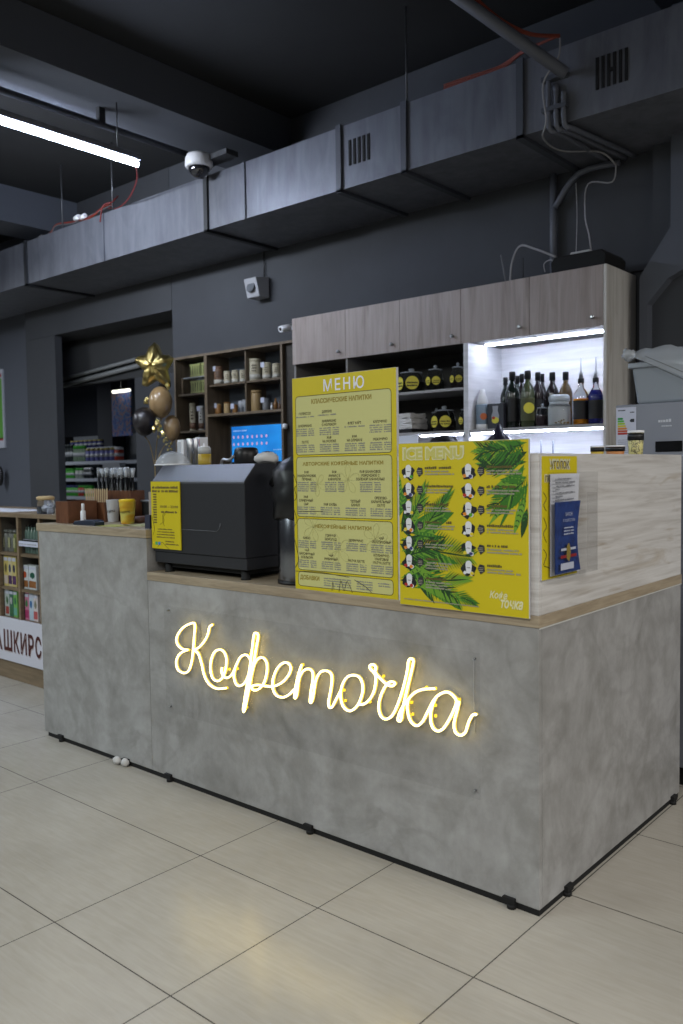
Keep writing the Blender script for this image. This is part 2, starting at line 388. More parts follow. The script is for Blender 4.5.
obj('tube_run', tube(nb(), [(P_[1].x, -2, 3.98), (P_[1].x, 2.3, 3.98)], .025, 8), M('pipe_dark', (56, 58, 64), .5), cp)
h_ = at(104, 120, z=4.0); obj('bracket', B(P_[1].x-.02, P_[1].x+.02, h_.y-.02, h_.y+.03, 3.99, 4.099), M('flange_dark'), cp)

# dome camera
c = at(199, 166, y=1.98); dc = thing('dome_camera', 'white dome security camera on the front edge of the duct', 'security camera', (c.x, c.y, c.z))
obj('housing', lathe(nb(), (c.x, c.y, c.z), [(.03, .09), (.09, .085), (.105, .06), (.11, .0), (.1, -.015)], 20), white, dc)
obj('dome', ball(nb(), (c.x, c.y, c.z-.015), .085, .085, .085), M('dome_smoke', (30, 30, 34), .1, coat=1), dc)
obj('arm', B(c.x-.02, c.x+.3, c.y+.02, c.y+.14, c.z+.03, c.z+.07), M('arm_grey', (60, 62, 66), .5), dc)
# speaker on wall
c = at(252, 287, y=2.72); sp = thing('wall_speaker', 'small white box speaker tilted down high on the back wall', 'speaker', (c.x, 2.8, c.z))
b = nb(); poly(b, [(c.y+.02, c.z-.085), (c.y-.02, c.z+.075), (2.86, c.z+.1), (2.86, c.z-.085)], 'x', c.x-.085, c.x+.07)
obj('housing', b, M('speaker_grey', (158, 160, 166), .5), sp, .006)
g = lathe(nb(), (0, 0, 0), [(.05, 0), (.05, .012), (.042, .016)], 20); g.transform(Matrix.Translation((c.x-.008, c.y+.0, c.z)) @ Matrix.Rotation(math.radians(75), 4, 'X'))
obj('grille', g, M('speaker_grille', (90, 94, 100), .7), sp)
obj('cable_drop', tube(nb(), [(c.x+.01, 2.86, c.z+.1), (c.x+.01, 2.86, 3.37)], .006, 6), black, sp)

# ================================================================== SERVICE COUNTER
H1, H2, H3 = .937, .977, 1.176
XL, XS, R_ = -3.018, -2.041, 1.283
C1 = thing('service_counter', 'long grey concrete-look service counter with oak worktop and glowing sign', 'counter', (-1, .3, 0))
obj('front_panel', B(XS+.001, 0, 0, .02, .022, H1), concrete, C1, .0012)
obj('side_panel', B(-.02, .0, .021, R_, .022, H1), concrete, C1, .0012)
b = nb(); bx(b, XS+.001, -.003, .003, .03, 0, .0215); bx(b, -.03, -.003, .03, R_-.01, 0, .0215)
obj('plinth', b, blackm, C1)
obj('inner_panel', B(XS+.02, -.62, .58, .6, .0, H1), pale_h, C1)
obj('inner_panel', B(-.62, -.60, .6, R_, .0, H1), pale_h, C1)
b = nb(); poly(b, [(XS+.001, -.003), (.003, -.003), (.003, R_+.003), (-.62, R_+.003), (-.62, .62), (XS+.001, .62)], 'z', H1+.001, H2)
obj('worktop', b, oak, C1, .0015)
obj('edge_strip', B(.0005, .0035, 0, R_, H1-.003, H1+.001), M('pale_edge', (190, 190, 186), .4), C1)
H4 = 1.491
b = nb(); bx(b, -.78, -.0, .0, .018, H2, H4)
obj('raised_front_panel', b, pale_h, C1, .001)
obj('raised_side_panel', B(-.018, 0, .0185, R_, H2, H4), pale_h, C1, .001)
obj('cup_shelf', B(-.30, -.019, .1, 1.27, 1.43, 1.448), pale_h, C1, .001)
obj('shelf_support', B(-.30, -.019, 1.23, 1.248, H2, 1.43), pale_h, C1)
def clip(x, y, side, par):
    b = nb()
    if side == 'y': bx(b, x-.022, x+.022, y-.014, y+.02, .012, .034); lathe(b, (x+.008, y-.004, 0), [(.016, 0), (.016, .014)], 10)
    else: bx(b, x-.02, x+.014, y-.022, y+.022, .012, .034); lathe(b, (x+.004, y-.008, 0), [(.016, 0), (.016, .014)], 10)
    obj('foot', b, blackm, par)
for px, py in ((168, 779), (309, 830), (512, 902)): clip(at(px, py, z=.01).x, 0, 'y', C1)
for px, py in ((562, 889), (670, 800)): clip(0, at(px, py, z=.01).y, 'x', C1)
C2 = thing('service_counter', 'taller left end block of the grey counter, with oak top', 'counter', (-2.5, .3, 0))
obj('front_panel', B(XL, XS-.001, 0, .02, .022, H3-.042), concrete, C2, .0012)
obj('side_panel', B(XL, XL+.02, .021, .6, .022, H3-.042), concrete, C2, .0012)
obj('side_panel', B(XS-.02, XS-.001, .021, .6, .022, H3-.042), concrete, C2, .0012)
obj('plinth', B(XL+.03, XS-.001, .003, .03, 0, .0215), blackm, C2)
obj('worktop', B(XL-.02, XS+.0, -.003, .62, H3-.04, H3), oak, C2, .0015)
for px, py in ((65, 738), (130, 762)): clip(at(px, py, z=.01).x, 0, 'y', C2)

# crumpled napkins under the counter
for k, (px, py) in enumerate(((118, 764), (126, 766))):
    c = at(px, py, z=0); b = ball(nb(), (c.x, c.y-.005, .02), .026, .018, .02, 14, 8)
    for v in b.verts: v.co += Vector([random.uniform(-.002, .002) for _ in range(3)])
    tag(obj('crumpled_napkin', b, M('tissue', (190, 188, 186), .8)), ('left' if k == 0 else 'right')+' one of two small white crumpled lumps at the foot of the grey counter', 'napkin', 'crumpled napkins on the floor')

# acrylic sheet and neon lettering
SG = thing('neon_sign', 'glowing warm white cursive neon sign on a clear sheet on the counter front', 'neon sign', (-1, -.02, .36))
ac = M('acrylic', (30, 30, 30), .06, alpha=.03)
b = B(-1.905, -.212, -.012, -.008, .335, .832); obj('acrylic_sheet', b, ac, SG)
b = nb()
for x in (-1.88, -.235):
    for z in (.36, .81): bb = lathe(nb(), (0, 0, 0), [(.0035, 0), (.0035, .014)], 10); bb.transform(Matrix.Translation((x, 0, z)) @ Matrix.Rotation(math.radians(90), 4, 'X')); me_ = bpy.data.meshes.new('x'); bb.to_mesh(me_); b.from_mesh(me_)
obj('standoff', b, steel, SG)
neon = M('neon_light', (255, 240, 190), .4, emit=5.4, ecol=(255, 232, 150))
nbase = M('neon_base', (226, 206, 120), .5)
def A_(x, y): return (170+x/4.269, 615+y/4.269)
def B_(x, y): return (320+x/4.269, 640+y/4.269)
def C_(x, y): return A_(x, y)
strokes = [
 ([A_(*p) for p in ((105, 38), (84, 38), (58, 52), (38, 75), (27, 102), (33, 128), (52, 145), (76, 149), (60, 154), (38, 170), (26, 200), (34, 234), (60, 248), (80, 236), (92, 200), (98, 150), (103, 90))], True),
 ([A_(*p) for p in ((180, 42), (168, 52), (160, 85), (142, 118), (118, 142), (100, 148), (120, 165), (135, 210), (146, 258), (166, 294), (198, 314), (240, 312))], False),
 ([A_(*p) for p in ((212, 148), (190, 158), (176, 190), (172, 232), (182, 270), (204, 282), (225, 265), (238, 225), (240, 185), (230, 158))], True),
 ([A_(*p) for p in ((222, 225), (220, 245), (232, 266), (250, 266), (268, 248), (282, 215), (300, 180), (322, 170), (340, 185), (343, 210), (336, 250), (320, 288), (296, 303), (279, 290), (272, 258), (278, 225))], False),
 ([A_(*p) for p in ((366, 77), (357, 90), (346, 180), (333, 270), (318, 360), (312, 404), (318, 408), (334, 330), (350, 240), (366, 150), (376, 90))], True),
 ([A_(*p) for p in ((348, 255), (358, 215), (374, 188), (394, 182), (411, 200), (414, 235), (404, 282), (384, 312), (362, 322), (349, 314), (352, 302), (376, 299), (410, 304), (440, 305), (478, 288), (506, 256), (515, 226), (504, 206), (480, 206), (455, 232), (438, 280), (440, 320), (458, 346), (486, 351), (512, 336), (528, 318))], False),
 ([A_(*p) for p in ((562, 212), (550, 245), (538, 295), (531, 340), (534, 356), (541, 340), (550, 275), (566, 242), (588, 230), (606, 240), (610, 268), (602, 320), (597, 368), (604, 372), (612, 340), (622, 280), (640, 246), (662, 238), (683, 246), (691, 268), (686, 320), (676, 372), (680, 394), (692, 392), (708, 362), (730, 320))], False),
 ([B_(*p) for p in ((140, 150), (112, 162), (92, 200), (88, 245), (99, 284), (125, 303), (155, 285), (177, 240), (182, 195), (168, 160))], True),
 ([B_(*p) for p in ((165, 276), (190, 272), (214, 250), (232, 212), (238, 160), (230, 140), (214, 122), (214, 108), (230, 106), (238, 120), (236, 140), (258, 165), (288, 192), (310, 196), (319, 185), (306, 178), (286, 188), (262, 230), (250, 280), (258, 322), (280, 338), (308, 322), (334, 268), (356, 200), (372, 130), (378, 88), (390, 80), (398, 90), (392, 125), (374, 200), (354, 285), (346, 340), (336, 346), (332, 334), (346, 296), (370, 262), (400, 228), (438, 211), (490, 208))], False),
 ([B_(*p) for p in ((378, 250), (372, 290), (384, 342), (410, 366), (436, 350), (460, 305), (482, 262), (505, 236), (538, 222), (564, 234), (582, 262), (568, 305), (548, 345), (526, 378), (502, 389), (480, 372), (471, 332), (478, 285), (492, 250))], False),
 ([B_(*p) for p in ((594, 262), (584, 305), (572, 355), (577, 392), (598, 407), (620, 394), (634, 352), (650, 322), (668, 318))], False)]
nt, nk = nb(), nb()
for s in strokes:
    pts, cl = s[0], s[1]
    w3 = [at(px, py, y=-.026) for px, py in pts]
    sm = smooth_pts(w3, 5, cl)
    tube(nt, sm, .0039, 8, cl)
    tube(nk, [p+Vector((0, .009, 0)) for p in sm], .0045, 6, cl)
obj('neon_lettering', nt, neon, SG)
obj('lettering_base', nk, nbase, SG)
# bright end joints of the flex
je = nb()
for px, py in [A_(180, 42), A_(240, 312), A_(78, 150), A_(250, 232), A_(285, 230), A_(340, 165), A_(564, 213), B_(100, 215), B_(105, 260), B_(210, 265), B_(268, 155), B_(452, 203), B_(490, 208), B_(388, 268), B_(392, 318), B_(490, 280), B_(490, 325), B_(592, 255), B_(660, 318), A_(325, 395)]:
    p = at(px, py, y=-.024); bx(je, p.x-.003, p.x+.003, p.y+.001, p.y+.010, p.z-.0045, p.z+.0045)
obj('end_joint', je, M('joint_yellow', (255, 225, 60), .4, emit=.5, ecol=(255, 214, 40)), SG)
obj('power_wire', tube(nb(), smooth_pts([(-.235, -.006, .81), (-.238, -.006, .7), (-.232, -.006, .56)], 4), .0015, 5), M('wire_clear', (170, 170, 168), .4), SG)

# ================================================================== BACK CABINET
CY = 2.403; X0, X1 = -3.384, -.821; ZT, ZB, ZS, ZU = 2.63, 2.272, 1.70, 1.985
K = thing('back_cabinet', 'tall pale wood bar cabinet with five overhead doors and lit open shelves', 'cabinet', (-2.1, 2.64, 0))
yb = YW-.035
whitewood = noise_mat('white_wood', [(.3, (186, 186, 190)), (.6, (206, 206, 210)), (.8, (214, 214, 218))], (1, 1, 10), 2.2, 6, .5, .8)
obj('side_panel', B(X1-.018, X1, CY, yb, .0, ZT), pale_v, K, .001)
obj('side_panel', B(X0, X0+.018, CY+.02, yb, .0, ZB), M('grey_wood', (120, 118, 116), .5), K)
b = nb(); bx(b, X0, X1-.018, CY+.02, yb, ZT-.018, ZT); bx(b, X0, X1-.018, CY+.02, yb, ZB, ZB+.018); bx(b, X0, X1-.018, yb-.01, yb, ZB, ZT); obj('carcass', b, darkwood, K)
dx = [X0, at(345.3, 330, y=CY).x, at(399.5, 320, y=CY).x, at(460.7, 310, y=CY).x, at(529.3, 300, y=CY).x, X1-.019]
for i in range(5):
    d = obj('door', B(dx[i]+.0015, dx[i+1]-.0015, CY, CY+.019, ZB, ZT), taupe, K, .0015)
    kx = dx[i+1]-.06
    kb = lathe(nb(), (0, 0, 0), [(.006, 0), (.006, .014), (.013, .018), (.013, .026), (.006, .03)], 12)
    kb.transform(Matrix.Translation((kx, CY, ZB+.055)) @ Matrix.Rotation(math.radians(90), 4, 'X')); obj('knob', kb, steel, d)
# dividers and shelves
xd1 = at(346, 370, y=CY).x; xm = at(466, 400, y=CY).x
obj('divider', B(xd1-.009, xd1+.009, CY+.01, yb, 1.44, ZB), M('grey_wood'), K)
obj('divider', B(xm-.018, xm+.018, CY, yb, 1.0, ZB), whitewood, K, .001)
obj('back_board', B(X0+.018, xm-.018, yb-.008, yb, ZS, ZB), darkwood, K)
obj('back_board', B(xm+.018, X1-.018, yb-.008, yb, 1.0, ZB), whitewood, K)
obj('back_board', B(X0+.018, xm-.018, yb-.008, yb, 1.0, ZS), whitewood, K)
gs = M('shelf_grey', (150, 148, 148), .5)
for (x0, x1, z) in ((X0+.018, xd1-.009, ZU), (xd1+.009, xm-.018, ZU), (X0+.018, xm-.018, ZS), (xm+.018, X1-.018, ZS)):
    obj('shelf', B(x0, x1, CY+.012, yb-.008, z-.018, z), gs, K, .001)
led = M('led_strip', (255, 255, 255), .4, emit=75, ecol=(222, 232, 255))
for (x0, x1, y, z) in ((xm+.05, X1-.03, CY+.16, ZB-.012), (xm+.03, X1-.03, CY+.10, ZS-.030), (xd1+.6, xm-.03, CY+.10, ZS-.030)):
    obj('led_strip', B(x0, x1, y, y+.02, z+.002, z+.01), led, K)
obj('counter_base', B(X0, X1-.02, CY-.1, yb, 0, .86), pale_v, K)
obj('back_worktop', B(X0, X1-.019, CY-.12, yb, .862, .9), oak, K)
b = nb()
for px in (465.5, 472): c = at(px, 432, y=CY+.02); bx(b, c.x-.006, c.x+.008, CY-.004, CY+.01, ZS-.05, ZS-.022)
obj('hinge', b, steel, K)

def span(pl, pr, pt, pb, y):
    a, b_ = at(pl, pb, y=y), at(pr, pb, y=y); t = at((pl+pr)/2, pt, y=y); bt = at((pl+pr)/2, pb, y=y)
    return (a.x+b_.x)/2, ((a+b_)/2-CAM).dot(fw)*(pr-pl)/F, t.z-bt.z    # x centre, width seen square-on, height
def disc(c, r, n=(0, -1, 0), th=.002, seg=20):
    b = lathe(nb(), (0, 0, 0), [(r, 0), (r, th)], seg); q = Vector(n).to_track_quat('Z', 'Y').to_matrix().to_4x4(); b.transform(Matrix.Translation(c) @ q); return b
yl = M('jar_label_yellow', (214, 200, 70), .5)
camdir = Vector((.62, -.78, 0))
def glass_jar(x, y, z, r, h, label, contents=None, fill=.5, lab=True, group=None, lidm=None):
    t = thing('glass_jar', label, 'jar', (x, y, z), group)
    obj('jar_body', lathe(nb(), (x, y, z), [(r*.9, 0), (r, .01), (r, h*.62), (r*.8, h*.74), (r*.8, h*.78)], 20), glass, t)
    obj('jar_lid', lathe(nb(), (x, y, z), [(r*.84, h*.785), (r*.86, h*.83), (r*.3, h*.86), (r*.16, h*.88), (r*.24, h*.93), (r*.2, h*.98), (.002, h)], 18), lidm or M('lid_glass', (170, 176, 182), .12, alpha=.55), t)
    if contents: obj('contents', lathe(nb(), (x, y, z), [(r*.85, .006), (r*.93, .012), (r*.93, h*fill), (r*.5, h*fill+.01), (.002, h*fill+.012)], 18), contents, t)
    if lab:
        for k, ang in enumerate((0, -62)):
            n = Matrix.Rotation(math.radians(ang), 3, 'Z') @ camdir; c = Vector((x, y, z+h*.38))+n*(r+.001)
            l = obj('jar_label', disc(c, r*.5, n), yl, t)
            sb = nb(); T_ = Matrix.Translation(c+n*.0035) @ Vector(n).to_track_quat('Z', 'Y').to_matrix().to_4x4()
            for kk in range(2): scrib(sb, T_, -r*.4, -r*.05-kk*r*.22, r*.8, r*.13)
            obj('label_print', sb, ink, l)
    return t
coffee = M('coffee_beans', (38, 26, 20), .7); tea = M('dark_tea', (30, 30, 26), .8)
defs = [((398.5, 425, 366, 391), ZU, 'squat lidded glass jar with yellow tag, upper shelf left', True, tea),
        ((427, 444, 361, 387.5), ZU, 'glass jar with yellow tag in the middle of the upper open shelf', True, tea),
        ((451, 465, 358, 385), ZU, 'glass jar with yellow tag beside the lit compartment, upper shelf', True, coffee),
        ((433, 456, 403, 429), ZS, 'glass jar with two yellow tags, middle shelf right of white towels', True, coffee),
        ((462, 476, 402, 428), ZS, 'glass jar mostly hidden behind the lit compartment wall, middle shelf', True, coffee),
        ((417, 429, 404, 430), ZS, 'dark glass jar behind the folded white towels', False, tea),
        ((386, 400, 367, 393), ZU, 'glass jar half hidden behind the tall menu board, upper shelf', False, tea)]
for (pl, pr, pt, pb), z, lb, lab, ct in defs:
    yy = CY+.13
    x, wd, h = span(pl, pr, pt, pb, yy)
    if lb.startswith('glass jar mostly'): x = xm-.075; wd = .1
    glass_jar(x, yy if 'behind the folded' not in lb else CY+.3, z, wd/2, h, lb, ct, .4, lab, 'glass jars on the open shelves')
# folded towels on a black tray
x, wd, h = span(392, 424, 405, 428, CY+.12)
tr = obj('black_tray', B(x-.1, x+.1, CY+.03, CY+.25, ZS, ZS+.028), blackm, bevel=.006); tag(tr, 'shallow black tray under the folded white towels', 'tray')
tw = thing('folded_towel', 'stack of folded white towels on the black tray behind the menu board', 'towel', (x, CY+.13, ZS+.028))
for k in range(3):
    b = bx(nb(), x-.1+.006*k, x+.095-.004*k*k, CY+.04, CY+.23, ZS+.029+k*.037, ZS+.064+k*.037)
    bmesh.ops.subdivide_edges(b, edges=b.edges, cuts=4, use_grid_fill=True)
    for v in b.verts: v.co += Vector((random.uniform(-.004, .004), random.uniform(-.004, .004), random.uniform(-.002, .003) if k < 2 else random.uniform(-.004, .008)))
    o = obj('towel_fold', b, M('towel_white', (205, 203, 200), .9), tw, .012, seg=3)
# yellow packets in the left bay
for k, (px, wd) in enumerate(((318, .08), (329, .09), (339, .08))):
    c = at(px, 376, y=CY+.1)
    b = B(c.x-wd/2, c.x+wd/2, CY+.06, CY+.2, ZU, ZU+.028+.012*(k == 1))
    tag(obj('snack_packet', b, M('packet_yellow', (190, 160, 30), .5), bevel=.006), ('left', 'middle', 'right')[k]+' yellow packet lying on the shelf just above the big menu board', 'packet', 'yellow packets on the upper shelf')
# notice under the towel shelf
tag(obj('paper_notice', B(at(396, 440, y=CY).x, at(418, 440, y=CY).x, CY-.002, CY+.001, ZS-.12, ZS-.022), M('paper', (215, 220, 232), .6)), 'white paper hanging from the shelf below the towels', 'paper')

# ---- bottles in the lit compartment
def bottle_prof(r, h, neck=.3): return [(r*.92, 0), (r, .008), (r, h*(1-neck)*.86), (r*.8, h*(1-neck)*.97), (r*.32, h*(1-neck)*1.12), (r*.3, h*.86), (r*.34, h*.865), (r*.34, h*.9)]
caps = M('bottle_cap', (18, 22, 24), .35); labdark = M('label_dark', (17, 17, 20), .5)
def syrup(px0, px1, ptop, pbody, y, liquid, label, labm=None, pourer=False, name='syrup_bottle', labprint=None, neckm=None, shape=None):
    x, wd, hb_ = span(px0, px1, ptop, pbody, y); z = ZS; r = wd/2
    zt = at((px0+px1)/2, ptop, y=y).z-z
    if pourer: hb2 = zt-.13
    else: hb2 = zt
    t = thing(name, label, 'bottle', (x, y, z), 'bottles in the lit compartment')
    hh = hb2/.96
    g = obj('bottle_glass', lathe(nb(), (x, y, z), [(r*.94, 0), (r, .008), (r, hh*.61), (r*.93, hh*.66), (r*.7, hh*.73), (r*.38, hh*.80), (r*.34, hh*.9)], 18), glass if pourer else liquid, t)
    if pourer:
        obj('liquid', lathe(nb(), (x, y, z), [(r*.86, .006), (r*.93, .012), (r*.93, hh*.56), (r*.9, hh*.565)] if liquid.name != 'blue_syrup' else [(r*.86, .006), (r*.93, .012), (r*.93, hh*.6), (r*.7, hh*.68), (r*.5, hh*.73)], 18), liquid, t)
        obj('collar', lathe(nb(), (x, y, z), [(r*.42, hh*.9), (r*.42, hh*.985), (r*.36, hh)], 14), caps, t)
        obj('pourer', lathe(nb(), (x, y, z), [(r*.3, hh), (r*.24, hh+.02), (r*.3, hh+.025), (.006, hh+.04), (.0045, hh+.125)], 10), steel, t)
    else:
        obj('cap', lathe(nb(), (x, y, z), [(r*.46, hh*.85), (r*.46, hh*.98), (r*.43, hh)], 14), caps, t)
    if labm:
        b = lathe(nb(), (x, y, z), [(r+.001, hh*.12), (r+.0012, hh*.52)], 18, caps=False)
        # wrap the label round the front only
        bmesh.ops.delete(b, geom=[f for f in b.faces if (f.calc_center_median()-Vector((x, y, z))).xy.dot(camdir.xy) < (-.2*r)], context='FACES')
        l = obj('bottle_label', b, labm, t)
        if labprint:
            c = Vector((x, y, z+hh*.34))+camdir*(r+.0015); obj('label_print', disc(c, r*.8, camdir, .001), labprint, l)
    return t
dkg = M('dark_green_glass', (22, 30, 26), .12); dkb = M('dark_brown_glass', (28, 22, 24), .12); brn = M('brown_glass', (74, 58, 34), .15)
grn = M('olive_glass', (58, 66, 44), .15); org = M('orange_syrup', (214, 132, 16), .15); blu = M('blue_syrup', (22, 26, 120), .15); redl = M('red_syrup', (170, 24, 20), .2)
lemon = M('lemon_print', (206, 196, 60), .5); fruit = M('fruit_print', (200, 110, 40), .5)
syrup(500.5, 511, 379.5, 422, CY+.27, dkg, 'small dark bottle behind the dark carton, first in the row', labdark)
syrup(513, 522, 378, 420, CY+.3, dkg, 'dark bottle in the back row behind the second capped bottle', labdark)
syrup(505.5, 519.5, 374, 423.5, CY+.14, dkg, 'large dark green bottle with black cap beside the dark carton', labdark)
syrup(517, 527, 376, 420, CY+.31, dkb, 'dark bottle in the back row, left behind the lemon bottle', labdark)
syrup(521, 534.5, 373, 423.5, CY+.12, grn, 'olive bottle with bright yellow lemon label and black cap', M('label_olive', (70, 74, 42), .5), labprint=lemon)
syrup(532, 544, 374.5, 421, CY+.24, dkb, 'dark bottle with black cap behind the small ball-lidded jar', labdark)
syrup(538, 547, 376, 419, CY+.34, dkb, 'dark bottle at the back, just left of the big sugar jar', labdark)
syrup(546, 559, 374.5, 420, CY+.27, dkb, 'dark red-brown bottle standing behind the sugar jar, left', labdark)
syrup(559, 572.5, 374, 420, CY+.25, brn, 'brown bottle with black cap standing behind the sugar jar, right', None)
syrup(573.5, 588.5, 359, 421.5, CY+.12, org, 'clear bottle of orange syrup with steel pourer', labdark, True)
syrup(588.5, 603, 358, 420.5, CY+.12, blu, 'dark blue syrup bottle with steel pourer', labdark, True)
syrup(603.5, 616, 372, 420.5, CY+.3, redl, 'red syrup bottle half hidden by the right cabinet side', labdark, False)
# whipped cream style bottle
x, wd, h = span(476, 489.5, 386, 426.5, CY+.1); r = wd/2
t = thing('cone_cap_bottle', 'pale bottle with ribbed white cone cap, leftmost in the lit compartment', 'bottle', (x, CY+.1, ZS))
obj('bottle_body', lathe(nb(), (x, CY+.1, ZS), [(r*.95, 0), (r, .006), (r, h*.6), (r*.95, h*.62)], 18), M('pale_blue_plastic', (120, 138, 156), .4), t)
obj('base_band', lathe(nb(), (x, CY+.1, ZS), [(r+.001, .002), (r+.001, h*.13)], 18), white, t)
obj('cone_cap', lathe(nb(), (x, CY+.1, ZS), [(r*.9, h*.62), (r*.8, h*.68), (r*.82, h*.7), (r*.66, h*.77), (r*.68, h*.79), (r*.5, h*.86), (r*.44, h*.9), (r*.4, h*.99), (.004, h)], 18), white, t)
obj('label_print', disc(Vector((x, CY+.1, ZS+h*.32))+camdir*(r+.001), r*.5, camdir, .001), M('salmon_print', (196, 104, 60), .5), t)
# dark carton
x, wd, h = span(489.5, 504.5, 399, 424.5, CY+.09)
t = thing('juice_carton', 'dark flat carton with a glass of fruit printed on it', 'carton', (x, CY+.1, ZS))
bb = B(x-wd*.62, x+wd*.62, CY+.07, CY+.12, ZS, ZS+h); obj('carton_body', bb, M('carton_dark', (44, 46, 54), .4), t, .004)
mt_ = place_uv('y', (x, CY+.069, ZS)); b = nb(); fpoly(b, mt_, [(-.02, h*.25), (.02, h*.25), (.03, h*.5), (.018, h*.7), (.022, h*.9), (-.022, h*.9), (-.018, h*.7), (-.03, h*.5)]); obj('glass_print', b, M('carton_grey', (150, 152, 160), .4), t)
b = nb(); fpoly(b, place_uv('y', (x, CY+.0685, ZS)), [(-.028+.03*math.cos(a)*.9+.028, h*.34+h*.13*math.sin(a)) for a in [i*math.pi/6 for i in range(12)]]); obj('fruit_print', b, lemon, t)
b = nb(); fpoly(b, place_uv('y', (x, CY+.068, ZS)), [(-.012+.012*math.cos(a), h*.43+h*.06*math.sin(a)) for a in [i*math.pi/5 for i in range(10)]]); obj('fruit_print', b, M('red_print', (180, 60, 30), .5), t)
# small jar with ball lid, big sugar jar
x, wd, h = span(535.5, 548, 401, 424, CY+.07)
glass_jar(x, CY+.075, ZS, wd/2, h, 'small glass jar with ball lid and dark contents before the bottles', M('berry', (48, 30, 34), .7), .42, False)
x, wd, h = span(547.5, 569.5, 393.5, 424.5, CY+.08); r = wd/2
t = thing('sugar_jar', 'big glass jar of white sugar with golden emblem in front of bottles', 'jar', (x, CY+.09, ZS))
obj('jar_body', lathe(nb(), (x, CY+.09, ZS), [(r*.92, 0), (r, .01), (r, h*.62), (r*.9, h*.68)], 22), glass, t)
obj('jar_neck', lathe(nb(), (x, CY+.09, ZS), [(r*.9, h*.685), (r*.86, h*.7), (r*.88, h*.78)], 22), M('frosted_lid', (190, 198, 204), .3, alpha=.8), t)
obj('jar_lid', lathe(nb(), (x, CY+.09, ZS), [(r*.9, h*.785), (r*.95, h*.82), (r*.95, h*.93), (r*.8, h)], 22), M('frosted_lid', (190, 198, 204), .3, alpha=.75), t)
obj('sugar', lathe(nb(), (x, CY+.09, ZS), [(r*.86, .006), (r*.93, .012), (r*.93, h*.55), (r*.6, h*.63), (.003, h*.6)], 18), M('sugar_white', (226, 226, 228), .9), t)
b = nb(); T_ = Matrix.Translation(Vector((x, CY+.09, ZS))+camdir*(r+.002)) @ camdir.to_track_quat('Z', 'Y').to_matrix().to_4x4()
for k in range(16):
    a_ = random.uniform(-.8, .8); v_ = random.random(); fpoly(b, T_, [(a_*r*.75+.006*math.cos(t_), h*.06+(1-a_*a_)*h*.13*v_+.004*math.sin(t_)) for t_ in [i*math.pi/3 for i in range(6)]], .0002*k)
obj('gold_emblem', b, M('gold_print', (130, 104, 40), .5), t)
# grinders standing on the back worktop: only the tops show
for k, (px, py, lb) in enumerate(((444, 435, 'dark cone-topped coffee grinder behind the ice menu board, left one'), (499, 424, 'dark cone-topped coffee grinder behind the ice menu board, right one'))):
    c = at(px, py, y=2.1 if k == 0 else 2.2); y = c.y
    t = thing('coffee_grinder', lb, 'grinder', (c.x, y, .9), 'grinders behind the menu boards')
    zt = c.z; col = M('hopper_dark', (26, 24, 40), .3) if k else black
    obj('grinder_body', B(c.x-.09, c.x+.09, y-.1, y+.1, .9, 1.3), black, t, .015)
    rr = .1 if k == 0 else .05
    if k == 0: obj('hopper', lathe(nb(), (c.x, y, 1.3), [(.06, 0), (rr, .12), (rr+.01, zt-1.3-.06), (rr*.75, zt-1.3-.02), (.02, zt-1.3)], 18), col, t)
    else: obj('hopper', lathe(nb(), (c.x, y, 1.3), [(.06, 0), (.09, .12), (.09, zt-1.3-.11), (.035, zt-1.3-.06), (.012, zt-1.3)], 18), col, t)
obj('stand', B(-2.2, -1.0, 1.95, 2.28, 0, .9), pale_v, K)

# on top of the cabinet
bl = at(556, 268, y=2.5); br = at(609, 250, y=2.5)
t = thing('black_crate', 'black plastic crate on top of the cabinet at its right end', 'box', ((bl.x+br.x)/2, 2.5, ZT))
b = nb(); zt = at(580, 253, y=2.45).z
poly(b, [(bl.x, ZT), (br.x, ZT), (br.x+.005, zt-.03), (br.x-.02, zt), (bl.x+.02, zt), (bl.x-.005, zt-.03)], 'y', 2.44, 2.74); obj('crate_body', b, M('crate_black', (6, 6, 8), .8), t, .006)
c = at(582, 250, y=2.5)
t = thing('router_box', 'small white router box lying on the black crate', 'router', (c.x, 2.55, zt))
obj('router_body', B(c.x-.08, c.x+.05, 2.5, 2.62, zt, zt+.028), M('adapter_white', (180, 180, 180), .5), t, .008)
c = at(506, 282, y=2.6)
t = thing('wifi_router', 'dark router with two aerials and a white cable on the cabinet top', 'router', (c.x, 2.6, ZT))
obj('router_body', B(c.x-.06, c.x+.1, 2.55, 2.68, ZT, ZT+.03), black, t, .006)
a1 = at(501, 255, y=2.6); a2 = at(523, 258, y=2.66)
obj('aerial', tube(nb(), [(c.x-.0, 2.6, ZT+.03), a1], .006, 6), M('aerial_grey', (110, 112, 116), .5), t)
obj('aerial', tube(nb(), [(a2.x, 2.66, ZT+.03), a2], .005, 6), M('aerial_dark', (50, 52, 56), .5), t)
obj('cable', tube(nb(), smooth_pts([(c.x+.03, 2.6, ZT+.03), at(512, 262, y=2.6), at(520, 246, y=2.6), at(535, 249, y=2.6), at(556, 257, y=2.6)], 6), .007, 6), M('white_cable'), t)
obj('cable', tube(nb(), smooth_pts([at(545, 272, y=2.5), at(544, 264, y=2.5), at(550, 260, y=2.5), at(556, 262, y=2.5)], 6), .004, 6), M('white_cable'), t)
